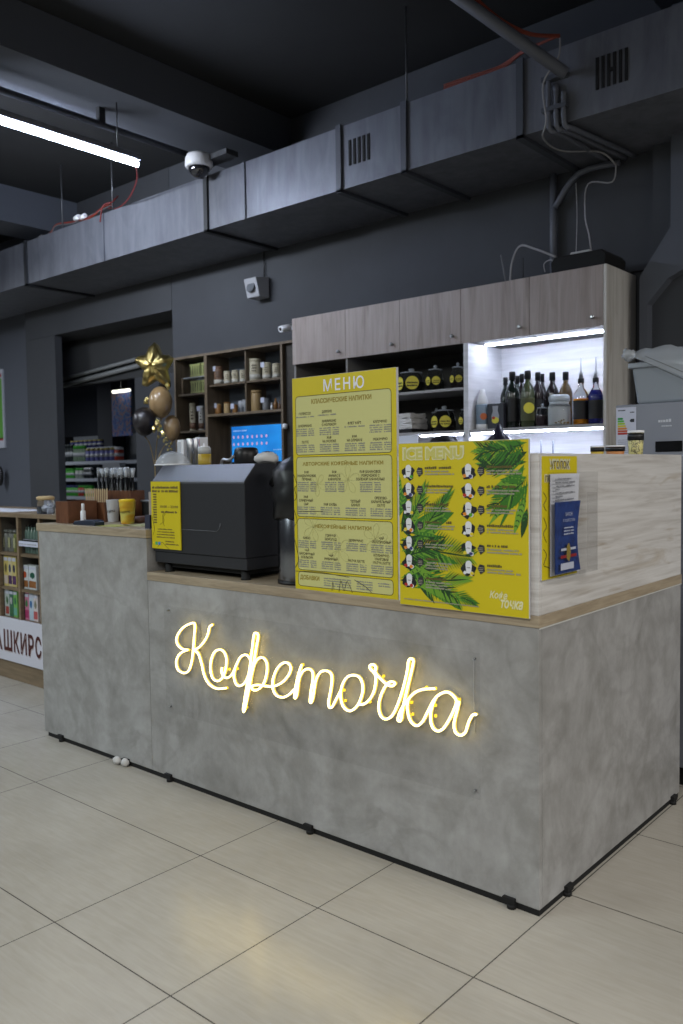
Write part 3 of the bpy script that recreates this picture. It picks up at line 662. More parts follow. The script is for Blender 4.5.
# bullet camera left of the cabinet
c = at(286, 328, y=2.55)
t = thing('bullet_camera', 'small white bullet camera at the upper left corner of the cabinet', 'security camera', (c.x, 2.55, c.z))
d_ = Vector((.05, -.9, -.25)).normalized()
obj('camera_body', tube(nb(), [c+d_*.05+Vector((-.02, 0, 0)), c-d_*.09], .026, 12), white, t)
obj('lens', tube(nb(), [c+d_*.052+Vector((-.02, 0, 0)), c+d_*.046+Vector((-.02, 0, 0))], .014, 12), black, t)
obj('mount', tube(nb(), [c-d_*.06, (c.x+.07, 2.62, c.z-.02), (X0+.01, 2.66, c.z-.02)], .018, 8), white, t)

# ================================================================== JAR SHELF LEFT OF THE CABINET
SY = 2.6; sx0 = at(174.5, 400, y=SY).x; sx1 = X0-.002
def zx(px, py): return at(px, py, y=SY)
J = thing('jar_display_shelf', 'dark walnut wall shelf with glass doors, full of jars', 'shelf', ((sx0+sx1)/2, 2.74, .0))
yk = YW-.002; zt = zx(206, 353).z
th = .022
xd = [sx0, zx(205.5, 380).x, zx(243, 380).x, zx(281.5, 380).x]
b = nb(); bx(b, sx0, sx1, SY, yk, zt-th, zt); bx(b, sx0, sx0+th, SY, yk, 0, zt-th)
bx(b, xd[1]-.018, xd[1]+.018, SY, yk, .0, zt-th); bx(b, xd[3]-.012, xd[3]+.012, SY, yk, .0, zt-th)
obj('frame', b, walnut, J, .001)
obj('back_board', B(sx0+th, sx1, yk-.01, yk, 0.9, zt-th), M('smoked_back', (84, 90, 98), .3), J)
obj('divider', B(xd[2]-.008, xd[2]+.008, SY+.03, yk-.01, zx(243, 413).z, zt-th), walnut, J)
zs = {'a1': zx(190, 393).z, 'a2': zx(190, 430.5).z, 'b1': zx(245, 380.5).z, 'b2': zx(245, 411.5).z}
obj('shelf', B(sx0+th, xd[1]-.018, SY+.03, yk-.01, zs['a1']-.018, zs['a1']), walnut, J)
obj('shelf', B(sx0+th, xd[1]-.018, SY+.03, yk-.01, zs['a2']-.018, zs['a2']), walnut, J)
obj('shelf', B(xd[1]+.018, xd[3]-.012, SY+.03, yk-.01, zs['b1']-.018, zs['b1']), walnut, J)
obj('shelf', B(xd[1]+.018, xd[3]-.012, SY+.0, yk-.01, zs['b2']-.022, zs['b2']), walnut, J)
obj('base', B(sx0+th, sx1, SY+.01, yk, 0, .88), darkwood, J)
obj('right_panel', B(xd[3]+.012, sx1, SY+.04, yk-.01, .9, zt-th), darkwood, J)
pane = M('pane_glass', (10, 10, 12), .02, alpha=.06)
obj('glass_door', B(sx0+th, xd[1]-.02, SY+.004, SY+.008, .95, zt-th), pane, J)
obj('glass_door', B(xd[1]+.02, xd[3]-.014, SY+.004, SY+.008, zs['b2'], zt-th), pane, J)
g1 = M('jar_cream', (188, 180, 156), .6); g2 = M('jar_brown', (112, 84, 64), .5); g3 = M('jar_bamboo', (160, 134, 92), .5); g4 = M('jar_white', (188, 186, 176), .5); g5 = M('jar_amber', (134, 92, 44), .3)
def can(px0, px1, pt, pb, zb, mt, label, lid=None, tagp=False, y=SY+.12, band=None, name='storage_jar'):
    x, wd, h = span(px0, px1, pt, pb, y); r = wd/2
    t = thing(name, label, 'jar', (x, y, zb), 'jars on the dark display shelf')
    obj('jar_body', lathe(nb(), (x, y, zb), [(r*.95, 0), (r, .006), (r, h*.84), (r*.9, h*.88)], 16), mt, t)
    obj('jar_lid', lathe(nb(), (x, y, zb), [(r*.96, h*.885), (r, h*.9), (r, h*.98), (r*.9, h)], 16), lid or mt, t)
    if band: obj('jar_band', lathe(nb(), (x, y, zb), [(r+.001, h*.08), (r+.001, h*.3)], 16), band, t)
    if band:
        b = nb(); T_ = Matrix.Translation(Vector((x, y, zb))+camdir*(r+.0015)) @ camdir.to_track_quat('Z', 'Y').to_matrix().to_4x4()
        for k in range(3): scrib(b, T_, -r*.4, h*(.42+.12*k), r*.8, h*.06)
        obj('jar_print', b, ink, t)
    if tagp:
        c = Vector((x-r*.3, y, zb+h*.92)); obj('price_tag', B(c.x-.022, c.x+.022, y-r-.004, y-r-.002, c.z-.03, c.z+.014), M('tag_white', (200, 204, 222), .5), t)
    return t
can(214, 223.5, 363, 382, zs['b1'], g2, 'tall brown jar with white tag, left in the top middle bay', tagp=True, band=g4)
can(224, 231, 368, 381.5, zs['b1'], g1, 'first of the three short cream tins beside the tall brown jar', band=g4)
can(231.8, 239, 367, 380.5, zs['b1'], g1, 'middle one of the three short cream tins in the top bay', band=g4)
can(239.8, 246, 367, 380, zs['b1'], g1, 'short cream tin nearest the inner divider of the display shelf', band=g4, y=SY+.14)
can(249, 261.5, 356, 378.5, zs['b1'], g1, 'large printed cream canister in the top right bay', band=g4)
can(262.5, 271.5, 360, 377.5, zs['b1'], g1, 'medium printed canister with white tag in the top right bay', tagp=True, band=g4)
can(272.5, 281, 361, 376.5, zs['b1'], g1, 'printed canister at the right end of the top bay', band=g4)
can(215, 222, 402, 413, zs['b2'], g5, 'small amber jar with white tag, lower middle bay left', tagp=True, lid=g3)
can(224, 231, 400.5, 412.5, zs['b2'], g3, 'small amber and tan jar second from left in the lower bay', lid=g5)
can(232.5, 238, 403, 412, zs['b2'], g5, 'little amber jar with tag before the clear goblets', tagp=True)
can(251, 262, 388, 409.5, zs['b2'], g3, 'tall bamboo canister in the lower right bay')
can(262.5, 270, 396, 409, zs['b2'], M('jar_grey', (112, 114, 116), .4), 'grey jar with white tag beside the bamboo canister', tagp=True)
can(180.5, 186.5, 418, 430.5, zs['a2'], g2, 'small brown jar on the lower left shelf', band=g3)
can(190, 196, 402, 430, zs['a2'], g1, 'slim tall striped tin, left of two on the lower left shelf', band=g2)
can(199, 204, 404, 429, zs['a2'], g4, 'slim tall pale tin with tag beside the shelf post', tagp=True, band=g2)
for k, (a, b_, t0) in enumerate(((239.5, 242.5, 399), (243.5, 246, 398))):
    x, wd, h = span(a-1, b_+1, t0, 411, SY+.1)
    t = thing('glass_goblet', ('left', 'right')[k]+' clear glass goblet beside the inner divider, lower bay', 'glass', (x, SY+.1, zs['b2']), 'goblets on the display shelf')
    obj('bowl', lathe(nb(), (x, SY+.1, zs['b2']), [(wd*.45, 0), (wd*.1, .01), (wd*.1, h*.4), (wd*.5, h*.55), (wd*.55, h)], 14), M('goblet_glass', (210, 214, 220), .1, alpha=.55), t)
for k, (a, b_, t0, mt_) in enumerate(((270.5, 273, 401, white), (273.5, 278, 397, g5), (278.2, 281, 400, g2))):
    x, wd, h = span(a, b_, t0, 409, SY+.1)
    t = thing('small_bottle', ('white narrow box bottle', 'amber dropper bottle', 'brown stub bottle')[k]+' at the right end of the lower bay', 'bottle', (x, SY+.1, zs['b2']), 'little bottles on the display shelf')
    obj('bottle_body', lathe(nb(), (x, SY+.1, zs['b2']), [(wd/2, 0), (wd/2, h*.6), (wd*.2, h*.75), (wd*.2, h)], 12), mt_, t)
# packet boxes in the upper left bay
pk = M('packet_pale_green', (150, 156, 96), .6); pn = M('packet_line', (40, 44, 34), .7)
for r_, (pt, pb, zb) in enumerate(((363, 376, None), (381, 394, zs['a1']))):
    for k in range(2):
        xa, xb = (zx(184, 380).x, zx(194.5, 380).x) if k == 0 else (zx(195, 380).x, zx(204, 380).x)
        h = zx(190, pt).z-zx(190, pb).z; z0 = zs['a1'] if r_ == 1 else zs['a1']+.155
        t = thing('tea_packet_box', ('upper' if r_ == 0 else 'lower')+(' left' if k == 0 else ' right')+' pale green packet box in the upper left bay', 'box', ((xa+xb)/2, SY+.15, z0), 'packet boxes on the display shelf')
        obj('box_body', B(xa+.002, xb-.002, SY+.07, SY+.2, z0, z0+h), pk, t, .003)
        b = nb()
        for i in range(5): u = xa+.01+(xb-xa-.02)*i/4; bx(b, u-.003, u+.003, SY+.068, SY+.07, z0+.02, z0+h-.02)
        obj('box_print', b, pn, t)
tag(obj('glass_riser', B(sx0+.06, xd[1]-.03, SY+.06, SY+.22, zs['a1']+.145, zs['a1']+.154), M('goblet_glass')), 'thin clear riser between the two rows of packet boxes', 'stand')
tag(obj('riser_block', B(sx0+.03, sx0+.058, SY+.06, SY+.22, zs['a1'], zs['a1']+.154), walnut), 'narrow wooden block beside the packet boxes, upper left bay', 'stand')
# monitor in the niche
ml, mr_ = at(231.5, 427, y=SY+.06), at(281.5, 424, y=SY+.06); mb = at(281, 461, y=SY+.06).z
MO = thing('monitor', 'blue order screen glowing in the dark niche under the jars', 'monitor', ((ml.x+mr_.x)/2, SY+.07, .88))
mrx = xd[3]-.02
obj('housing', B(ml.x-.008, mrx, SY+.062, SY+.09, mb-.02, ml.z+.01), black, MO, .003)
scr = noise_mat('screen_blue', [(.3, (10, 90, 170)), (.6, (30, 130, 205)), (.8, (80, 110, 190))], (1.2, 1, 2), 1.5, 2, .3)
N, L, b_ = nodes(scr); L.new(b_.inputs['Base Color'].links[0].from_socket, b_.inputs['Emission Color']); b_.inputs['Emission Strength'].default_value = .55
obj('screen', B(ml.x, mrx-.006, SY+.0605, SY+.0618, mb, ml.z), scr, MO)
b = nb(); mt_ = place_uv('y', (ml.x, SY+.06, mb)); W_ = mrx-ml.x; H_ = ml.z-mb
for r_ in range(2):
    for k in range(8): fpoly(b, mt_, [(W_*(.04+.088*k)+W_*.017*math.cos(a), H_*(.70-.2*r_)+H_*.045*math.sin(a)) for a in [i*math.pi/4 for i in range(8)]])
obj('screen_icons', b, M('icon_pink', (190, 150, 180), .5, emit=.5), MO)
b = nb(); scrib(b, mt_, W_*.03, H_*.86, W_*.26, H_*.04); scrib(b, mt_, W_*.78, H_*.3, W_*.15, H_*.03)
obj('screen_print', b, M('screen_white', (150, 180, 220), .5, emit=.4), MO)
obj('stand', B((ml.x+mr_.x)/2-.03, (ml.x+mr_.x)/2+.03, SY+.1, SY+.14, .88, mb), black, MO)
obj('stand_foot', B((ml.x+mr_.x)/2-.12, (ml.x+mr_.x)/2+.12, SY+.04, SY+.2, .88, .895), black, MO)
tag(obj('door_sensor', lathe(nb(), (zx(284, 428).x, SY+.01, zx(284, 429).z), [(.01, 0), (.024, .005), (.024, .04), (.01, .045)], 12), white), 'tiny white round gadget on the shelf post right of the screen', 'gadget')

# ================================================================== ON THE LOW WORKTOP
# boxy dark espresso machine, seen from behind
ex0, ex1, ey = -2.030, -1.387, .03
E_ = thing('espresso_machine', 'boxy black espresso machine standing on the low worktop, back towards us', 'coffee machine', ((ex0+ex1)/2, .3, H2))
mdark = M('machine_charcoal', (36, 37, 41), .45); mgrey = M('machine_bevel', (92, 95, 102), .42, .2)
b = nb(); poly(b, [(ey, 1.075), (ey, 1.403), (.1, 1.478), (.54, 1.478), (.54, 1.075)], 'x', ex0, ex1); obj('body', b, mdark, E_, .003)
b = nb(); poly(b, [(ey-.001, 1.402), (ey+.004, 1.409), (.098, 1.4795), (.108, 1.4795), (.108, 1.47), (.03, 1.395)], 'x', ex0+.003, ex1-.002); obj('top_panel', b, mgrey, E_)
obj('lower_band', B(ex0+.003, ex1-.003, ey+.008, .53, 1.022, 1.074), M('machine_band', (36, 37, 41), .5), E_, .003)
obj('base_pan', B(ex0+.03, ex1-.03, .07, .5, 1.0, 1.022), blackm, E_)
for x in (ex0+.07, ex1-.045):
    for y in (.07, .48): obj('foot', lathe(nb(), (x, y, H2), [(.024, 0), (.02, .006), (.02, .045)], 12), blackm, E_)
b = nb(); gx0, gx1, gz = at(181, 530, y=ey).x, at(220, 531, y=ey).x, at(200, 530.5, y=ey).z
tube(b, [(gx0, ey-.001, gz), (gx1-.02, ey-.001, gz), (gx1, ey-.001, gz+.015), (gx1+.004, ey-.001, gz+.035)], .0022, 6)
obj('groove_line', b, M('groove', (78, 80, 84), .4), E_)
# opening-hours card on the machine
hx0, hx1 = at(152, 515, y=ey-.004).x, at(180.6, 515, y=ey-.004).x; hz1, hz0 = at(166, 481.5, y=ey-.004).z, at(166, 549, y=ey-.004).z
t = thing('opening_hours_card', 'yellow opening-hours card fixed to the back of the coffee machine', 'sign', ((hx0+hx1)/2, ey-.004, hz0))
obj('card', B(hx0, hx1, ey-.007, ey-.002, hz0, hz1), yellow, t)
mt_ = place_uv('y', (hx0, ey-.0078, hz0)); W_, H_ = hx1-hx0, hz1-hz0; b = nb()
R0 = random.Random(3)
for k in range(2): scrib(b, mt_, W_*.05, H_*(.895-.055*k), W_*.9, H_*.035, R0)
text(b, '10:00 – 22:00', .03, W_*.63, H_*.61, mt_, off=.0006, width=W_*.62, height=H_*.038)
scrib(b, mt_, W_*.35, H_*.535, W_*.55, H_*.032, R0)
for k in range(4): scrib(b, mt_, W_*(.22-.05*(k > 0)), H_*(.285-.04*k), W_*(.5+.13*(k > 0)), H_*.018, R0)
for k in range(2): scrib(b, mt_, W_*.48, H_*(.105-.04*k), W_*(.3+.15*k), H_*.02, R0)
for k in range(12): quad(b, mt_, W_*.08, W_*.2, H_*(.38+.038*k), H_*(.40+.038*k))
obj('card_print', b, M('brown_ink', (92, 80, 40), .6), t)
b = nb(); quad(b, mt_, W_*.12, W_*.2, H_*.055, H_*.1, .0002); obj('card_icon', b, M('icon_green', (60, 160, 100), .5), t)
b = nb(); quad(b, mt_, W_*.22, W_*.3, H_*.055, H_*.1, .0002); obj('card_icon', b, M('icon_blue', (60, 130, 200), .5), t)
b = nb()
for pl in ([(.05, .2), (.1, .3), (.04, .45), (.1, .52), (.06, .62)], [(.3, .36), (.45, .42), (.4, .5), (.55, .56)], [(.2, .02), (.35, .1), (.5, .04), (.6, .0)], [(.45, .34), (.4, .45), (.5, .52)]):
    tube(b, smooth_pts([mt_ @ Vector((W_*u, H_*v, 0)) for u, v in pl], 4), .0009, 4)
obj('flower_drawing', b, ink, t)

# things on top of the machine
zt_ = 1.479
c = at(171.5, 466, y=.13); r = (at(187, 466, y=.13).x-at(158, 466, y=.13).x)*.775/2
t = thing('glass_dome', 'clear rounded glass cover on the left of the coffee machine', 'dome', (c.x, .14, zt_))
obj('dome', lathe(nb(), (c.x, .14, zt_), [(r*math.cos(a), r*.78*math.sin(a)) for a in [i*math.pi/2/8 for i in range(8)]]+[(.004, r*.78)], 24), M('dome_glass', (215, 220, 226), .12, alpha=.38), t)
obj('rim', tube(nb(), [(c.x+r*math.cos(a), .14+r*math.sin(a), zt_+.004) for a in [i*math.pi/12 for i in range(24)]], .004, 6, True), white, t)
for k, (a, b_, pt) in enumerate(((187.5, 193.2, 438.5), (193.0, 198.8, 438))):
    c = at((a+b_)/2, 466, y=.21+.03*k); wd = (at(b_, 466, y=.21).x-at(a, 466, y=.21).x)*.775; h = at((a+b_)/2, pt, y=.21).z-zt_
    t = thing('cocktail_shaker', ('left' if k == 0 else 'right')+' of two slim steel cylinders standing on the coffee machine', 'shaker', (c.x, c.y, zt_), 'steel cylinders on the machine')
    obj('cylinder', lathe(nb(), (c.x, c.y, zt_), [(wd*.45, 0), (wd*.5, .01), (wd*.46, h*.6), (wd*.5, h*.98), (wd*.46, h)], 16), steel, t)
c = at(204.8, 466, y=.22); wd = (at(210, 466, y=.22).x-at(199, 466, y=.22).x)*.775; h = at(204, 443, y=.22).z-zt_; r = wd/2
t = thing('squeeze_bottle', 'squeeze bottle half full of yellow sauce on the coffee machine', 'bottle', (c.x, .22, zt_))
obj('sauce', lathe(nb(), (c.x, .22, zt_), [(r*.95, 0), (r, .004), (r, h*.5)], 16), M('yellow_sauce', (176, 150, 50), .4), t)
obj('bottle_body', lathe(nb(), (c.x, .22, zt_), [(r, h*.5), (r, h*.76), (r*.85, h*.8)], 16), M('milky_plastic', (178, 180, 180), .4), t)
obj('nozzle', lathe(nb(), (c.x, .22, zt_), [(r*.85, h*.8), (r*.8, h*.84), (.006, h*.87), (.003, h)], 12), white, t)
for k, (a, b_, pt, cc, lb) in enumerate(((182, 188, 440, (180, 184, 190), 'pale carton standing left of the steel cylinders'), (199.5, 204.5, 437.5, (172, 54, 46), 'red and white carton behind the squeeze bottle'))):
    yc_ = .22 if k == 0 else .3; ca, cb_ = at(a, 466, y=yc_).x, at(b_, 466, y=yc_).x; zz = at(a, pt, y=yc_).z
    t = thing('milk_carton', lb, 'carton', ((ca+cb_)/2, yc_, zt_), 'cartons on the machine')
    obj('carton_body', B(ca, cb_, yc_-.025, yc_+.025, zt_, zz), white, t, .002)
    obj('carton_print', B(ca+(.0 if k == 0 else .012), cb_-(0.02 if k == 0 else .004), yc_-.0268, yc_-.0254, zt_+.02, zz-.01), M('carton_col%d' % k, cc, .5), t)
# black kettle-like appliance
ka, kb_ = at(233, 466, y=.34).x, at(254, 466, y=.34).x; zz = at(243, 447.5, y=.34).z; kc = (ka+kb_)/2; kr = (kb_-ka)/2
t = thing('bean_hopper', 'rounded black hopper on top of the coffee machine', 'hopper', (kc, .36, zt_))
obj('hopper_body', lathe(nb(), (kc, .36, zt_), [(kr*.75, 0), (kr*.8, .01), (kr*.82, (zz-zt_)*.6), (kr*.74, (zz-zt_)*.92), (kr*.6, zz-zt_)], 20), black, t)
obj('handle', tube(nb(), smooth_pts([at(221, 465, y=.3), at(223, 459.5, y=.3), at(229, 460, y=.3), at(234, 456, y=.3)], 5), .007, 8), M('steel_light', (190, 190, 192), .3, .6), t)
obj('lid_curve', lathe(nb(), (kc+.085, .42, zt_), [(.045, 0), (.052, .02), (.046, .04), (.026, .058), (.004, .062)], 18), M('brown_lid', (62, 44, 36), .3), t)
b = ball(nb(), (at(265, 466, y=.24).x, .25, zt_+.022), .062, .05, .028, 16, 10)
for v in b.verts: v.co += Vector([random.uniform(-.006, .006) for _ in range(3)]); v.co.z = max(v.co.z, zt_)
tag(obj('wiping_cloth', b, M('towel_white')), 'crumpled white cloth on the right of the coffee machine top', 'cloth')

# steel canister with black bag
t = thing('steel_bin', 'steel canister lined with a crumpled black bag beside the coffee machine', 'bin', (-1.175, .145, H2))
cx_, cy_ = -1.172, .15
obj('cylinder', lathe(nb(), (cx_, cy_, H2), [(.098, .012), (.1, .016), (.1, .33), (.096, .335)], 28), M('bin_steel', (128, 130, 136), .22, 1), t)
obj('base_ring', lathe(nb(), (cx_, cy_, H2), [(.103, 0), (.103, .014)], 28), black, t)
R1 = random.Random(5)
b = nb(); rings = []
prof = [(.101, .27), (.125, .28), (.118, .33), (.13, .38), (.115, .42), (.125, .46), (.09, .50), (.05, .52)]
for r, z in prof: rings.append([b.verts.new((cx_+(r+R1.uniform(-.01, .008))*math.cos(2*math.pi*i/22), cy_+(r+R1.uniform(-.01, .008))*math.sin(2*math.pi*i/22)*.9, H2+z+R1.uniform(-.012, .012))) for i in range(22)])
for p, q_ in zip(rings, rings[1:]):
    for i in range(22): b.faces.new((p[i], p[(i+1) % 22], q_[(i+1) % 22], q_[i])).smooth = True
b.faces.new(rings[-1])
obj('bin_bag', b, M('bag_black', (12, 12, 13), .38), t)
obj('bag_fold', tube(nb(), smooth_pts([(cx_-.06, cy_-.02, H2+.5), (cx_-.13, cy_-.0, H2+.46), (cx_-.19, cy_+.02, H2+.40)], 4), [.02]*8+[.004], 8), MC['bag_black'], t)

# ------------------------------------------------------------------ menu boards
def board(name, label, x0, x1, y, z0, z1, th=.012):
    t = thing(name, label, 'menu board', ((x0+x1)/2, y, z0))
    o = obj('board', B(x0, x1, y-th, y, z0, z1), M('board_edge', (188, 188, 190), .5), t)
    obj('face_print', B(x0+.001, x1-.001, y-th-.0008, y-th, z0+.001, z1-.001), yellow, t)
    return t, place_uv('y', (x0, y-th-.0012, z0))
mx0, mx1, mz0, mz1 = -1.066, -.553, H2, 1.808
t, mt_ = board('menu_board', 'tall yellow drinks menu board headed МЕНЮ on the worktop', mx0, mx1, .012, mz0, mz1)
W_, H_ = mx1-mx0, mz1-mz0
def lv(f): return H_*(1-f)      # f: fraction down from the top
boxes = [(.088, .362), (.372, .652), (.662, .905), (.915, .982)]
pb_, ol = nb(), nb()
for a_, c_ in boxes:
    pts = rrect(W_*.035, W_*.955, lv(c_), lv(a_), .014); fpoly(pb_, mt_, pts, 0)
    tube(ol, [mt_ @ Vector((u, v, 0)) for u, v in pts], .0013, 4, True)
obj('menu_panels', pb_, cream, t); obj('panel_outline', ol, M('outline_brown', (96, 88, 40), .6), t)
up_ = mt_ @ Matrix.Translation((0, 0, -.0006))
wt = nb(); text(wt, 'МЕНЮ', .06, W_*.52, lv(.075), up_, off=.0008, space=1.25, width=W_*.39, height=H_*.056); obj('title_lettering', wt, whiteink, t)
ht = nb()
for s_, f_, wd in (('КЛАССИЧЕСКИЕ НАПИТКИ', .127, .58), ('АВТОРСКИЕ КОФЕЙНЫЕ НАПИТКИ', .414, .78), ('НЕКОФЕЙНЫЕ НАПИТКИ', .704, .55)):
    text(ht, s_, .02, W_*.49, lv(f_), up_, off=.0006, width=W_*wd, height=H_*.023)
text(ht, 'ДОБАВКИ', .02, W_*.155, lv(.955), up_, off=.0006, width=W_*.2, height=H_*.026)
obj('heading_lettering', ht, olive, t)
nt_, gt = nb(), nb(); R2 = random.Random(11)
def item(u, f_, s_, bars=4):
    lines = s_.split('\n')
    for k, l in enumerate(lines): text(nt_, l, .0132, W_*u, lv(f_-.0165*(len(lines)-1-k)), up_, off=.0003, sx=.86)
    for k in range(bars):
        v = lv(f_+.0125+.0098*k); scrib(gt, up_, W_*(u-.095), v, W_*.115, .0052, R2); scrib(gt, up_, W_*(u+.035), v, W_*.062, .0052, R2)
U4 = (.13, .375, .62, .855)
item(U4[0], .175, 'ЭСПРЕССО', 1); item(U4[1]-.02, .172, 'ДОППИО', 1)
for u, s_, n in zip(U4, ('АМЕРИКАНО', 'АМЕРИКАНО\nС МОЛОКОМ', 'ФЛЕТ УАЙТ', 'КАПУЧИНО'), (4, 4, 1, 4)): item(u, .232, s_, n)
for u, s_ in zip(U4, ('ЛАТТЕ', 'РАФ\nНА МОЛОКЕ', 'РАФ\nНА СЛИВКАХ', 'МОКАЧИНО')): item(u, .308, s_)
for u, s_ in zip((.14, .42, .76), ('РАФ\nМАНДАРИНОВОЕ\nПЕЧЕНЬЕ', 'РАФ\nАНАНАС В\nКАРАМЕЛИ', 'РАФ БАНАНОВОЕ\nМОРОЖЕНОЕ С\nСОЛЕНОЙ КАРАМЕЛЬЮ')): item(u, .482, s_, 5)
for u, s_ in zip(U4, ('РАФ\nСЛИВОЧНЫЙ\nСЫР', 'РАФ ХАЛВА', 'ТЕПЛЫЙ\nБАМБЛ', 'ОРЕХОВО-\nКАРАМЕЛЬНЫЙ\nЛАТТЕ')): item(u, .598, s_)
for u, s_ in zip(U4, ('КАКАО', 'ГОРЯЧИЙ\nШОКОЛАД', 'БЕРРИЧИНО', 'ЧАЙ\nОБЛЕПИХОВЫЙ')): item(u, .758, s_)
for u, s_ in zip(U4, ('ЧАЙ\nБРУСНИЧНЫЙ\nАПЕЛЬСИН', 'ЧАЙ\nИМБИРНЫЙ', 'МАТЧА ЛАТТЕ', 'КЛУБНИЧНО-\nМАНГОВАЯ\nМАТЧА ЛАТТЕ')): item(u, .85, s_)
for k in range(4):
    for u, wd in ((.3, .27), (.62, .15), (.82, .11)):
        if k > 1 and u > .8: continue
        scrib(gt, up_, W_*u, lv(.938+.011*k), W_*wd, .0052, R2)
obj('item_lettering', nt_, ink, t); obj('price_print', gt, greyink, t)
fl = nb()
def flower(c, s, k0=0):
    for k in range(5):
        a = k0+2*math.pi*k/5; pts = [(c[0], c[1]), (c[0]+s*math.cos(a-.35)*.8, c[1]+s*math.sin(a-.35)*.8), (c[0]+s*math.cos(a)*1.15, c[1]+s*math.sin(a)*1.15), (c[0]+s*math.cos(a+.35)*.8, c[1]+s*math.sin(a+.35)*.8), (c[0], c[1])]
        tube(fl, smooth_pts([up_ @ Vector((u, v, 0)) for u, v in pts], 4), .0006, 4)
for c_, s_, k0 in (((W_*.2, H_*.30), .05, 0), ((W_*.45, H_*.2), .055, .6), ((W_*.8, H_*.26), .05, .2), ((W_*.25, H_*.5), .04, .9), ((W_*.55, H_*.52), .05, .3)): flower(c_, s_, k0)
obj('flower_drawing', fl, M('faint_line', (178, 176, 118), .6), t)
fl = nb()
for pts in ([(.0, .42), (.03, .44), (.01, .48), (.035, .5), (.0, .55)], [(.0, .3), (.03, .33), (.0, .38)], [(.0, .1), (.04, .14), (.02, .2), (.0, .24)], [(.38, .01), (.39, .05), (.4, .018)], [(.45, .01), (.47, .06), (.5, .015), (.53, .06), (.58, .01)], [(.6, .07), (.7, .045), (.76, .02)], [(.0, .085), (.25, .09), (.45, .083), (.55, .08)], [(.05, .372), (.3, .375)]):
    tube(fl, smooth_pts([up_ @ Vector((W_*u, H_*v, 0)) for u, v in pts], 5), .0011, 4)
obj('stem_drawing', fl, ink, t)

# ice menu
ix0, ix1, iz0, iz1 = -.536, -.026, .967, 1.537
t, mt_ = board('menu_board', 'square yellow cold drinks board headed ICE MENU with palm leaves', ix0, ix1, -.006, iz0, iz1, .008)
W_, H_ = ix1-ix0, iz1-iz0
R3 = random.Random(21)
greens = [M('leaf_dark', (24, 62, 18), .6), M('leaf_mid', (54, 112, 24), .6), M('leaf_light', (104, 150, 40), .6)]
lfs = [nb() for _ in range(3)]
def clipuv(u, v): return (min(max(u, .002), W_-.002), min(max(v, .002), H_-.002))
lay = [0]
def leaflet(c, ang, ln, wd, g):
    lay[0] += 1
    d = (math.cos(ang), math.sin(ang)); n = (-d[1], d[0]); pts = []
    for f_, s_ in ((0, .0), (.25, .8), (.5, 1), (.8, .6), (1, 0), (.8, -.6), (.5, -1), (.25, -.8)):
        pts.append(clipuv(c[0]+d[0]*ln*f_+n[0]*wd*s_, c[1]+d[1]*ln*f_+n[1]*wd*s_))
    if len(set(pts)) < 4: return
    try: fpoly(lfs[g], mt_, pts, -.0000008*lay[0])
    except ValueError: pass
def palm(c, ang, ln, n=13, g=1, sp=.9, wd=.004):
    for k in range(n):
        f_ = k/(n-1); p = (c[0]+math.cos(ang)*ln*f_, c[1]+math.sin(ang)*ln*f_); l2 = ln*.48*(1-.65*f_)+.012
        for s_ in (-1, 1): leaflet(p, ang+s_*(sp-.35*f_), l2, wd, g if R3.random() < .6 else R3.randrange(3))
    leaflet(c, ang, ln*1.1, .003, 0)
def broad(c, ang, ln, wd, g):
    leaflet(c, ang, ln, wd, g)
    for k in range(6):
        f_ = .12+.13*k; p = (c[0]+math.cos(ang)*ln*f_, c[1]+math.sin(ang)*ln*f_)
        for s_ in (-1, 1): leaflet(p, ang+s_*.75, wd*1.1*(1-.5*f_), .0022, (g+1) % 3)
broads = [((W_*.99, H_*.93), 3.6, .15, .02, 0), ((W_*.97, H_*.86), 4.2, .19, .02, 1), ((W_*1.0, H_*.75), 3.9, .15, .018, 1), ((W_*.98, H_*.70), 4.4, .14, .014, 2), ((W_*.99, H_*.98), 3.25, .17, .014, 1), ((W_*.98, H_*.84), 3.7, .17, .014, 2), ((W_*.99, H_*.62), 4.5, .1, .012, 0), ((W_*.99, H_*.80), 4.0, .22, .012, 2),
        ((W_*.0, H_*.55), 1.3, .12, .02, 1), ((0, H_*.6), 1.55, .12, .015, 2), ((W_*.05, H_*.45), .35, .22, .032, 1), ((W_*.12, H_*.42), .75, .18, .02, 2), ((0, H_*.38), -.5, .2, .03, 0), ((W_*.0, H_*.25), .2, .2, .025, 1), ((W_*.05, H_*.3), -.9, .2, .02, 0), ((W_*.1, H_*.35), -.2, .2, .02, 1), ((W_*.0, H_*.15), .1, .2, .02, 0), ((W_*.1, H_*.22), -.55, .22, .022, 1), ((W_*.22, H_*.22), -.7, .18, .02, 0), ((W_*.3, H_*.16), -.7, .14, .02, 1), ((W_*.02, H_*.45), 1.2, .14, .018, 0), ((W_*.02, H_*.5), .7, .16, .014, 2), ((W_*.02, H_*.33), .5, .2, .014, 2), ((W_*.05, H_*.18), -.35, .24, .012, 2), ((W_*.0, H_*.4), .1, .2, .014, 0)]
for k in range(16): broads.append(((W_*R3.uniform(0, .12), H_*R3.uniform(.08, .5)), R3.uniform(-.9, 1.1), R3.uniform(.08, .17), R3.uniform(.005, .01), R3.randrange(3)))
for k in range(12): broads.append(((W_*R3.uniform(.9, 1), H_*R3.uniform(.68, .98)), R3.uniform(3.0, 4.5), R3.uniform(.07, .15), R3.uniform(.005, .009), R3.randrange(3)))
for c_, a_, l_, w_, g in broads: broad(c_, a_, l_, w_, g)
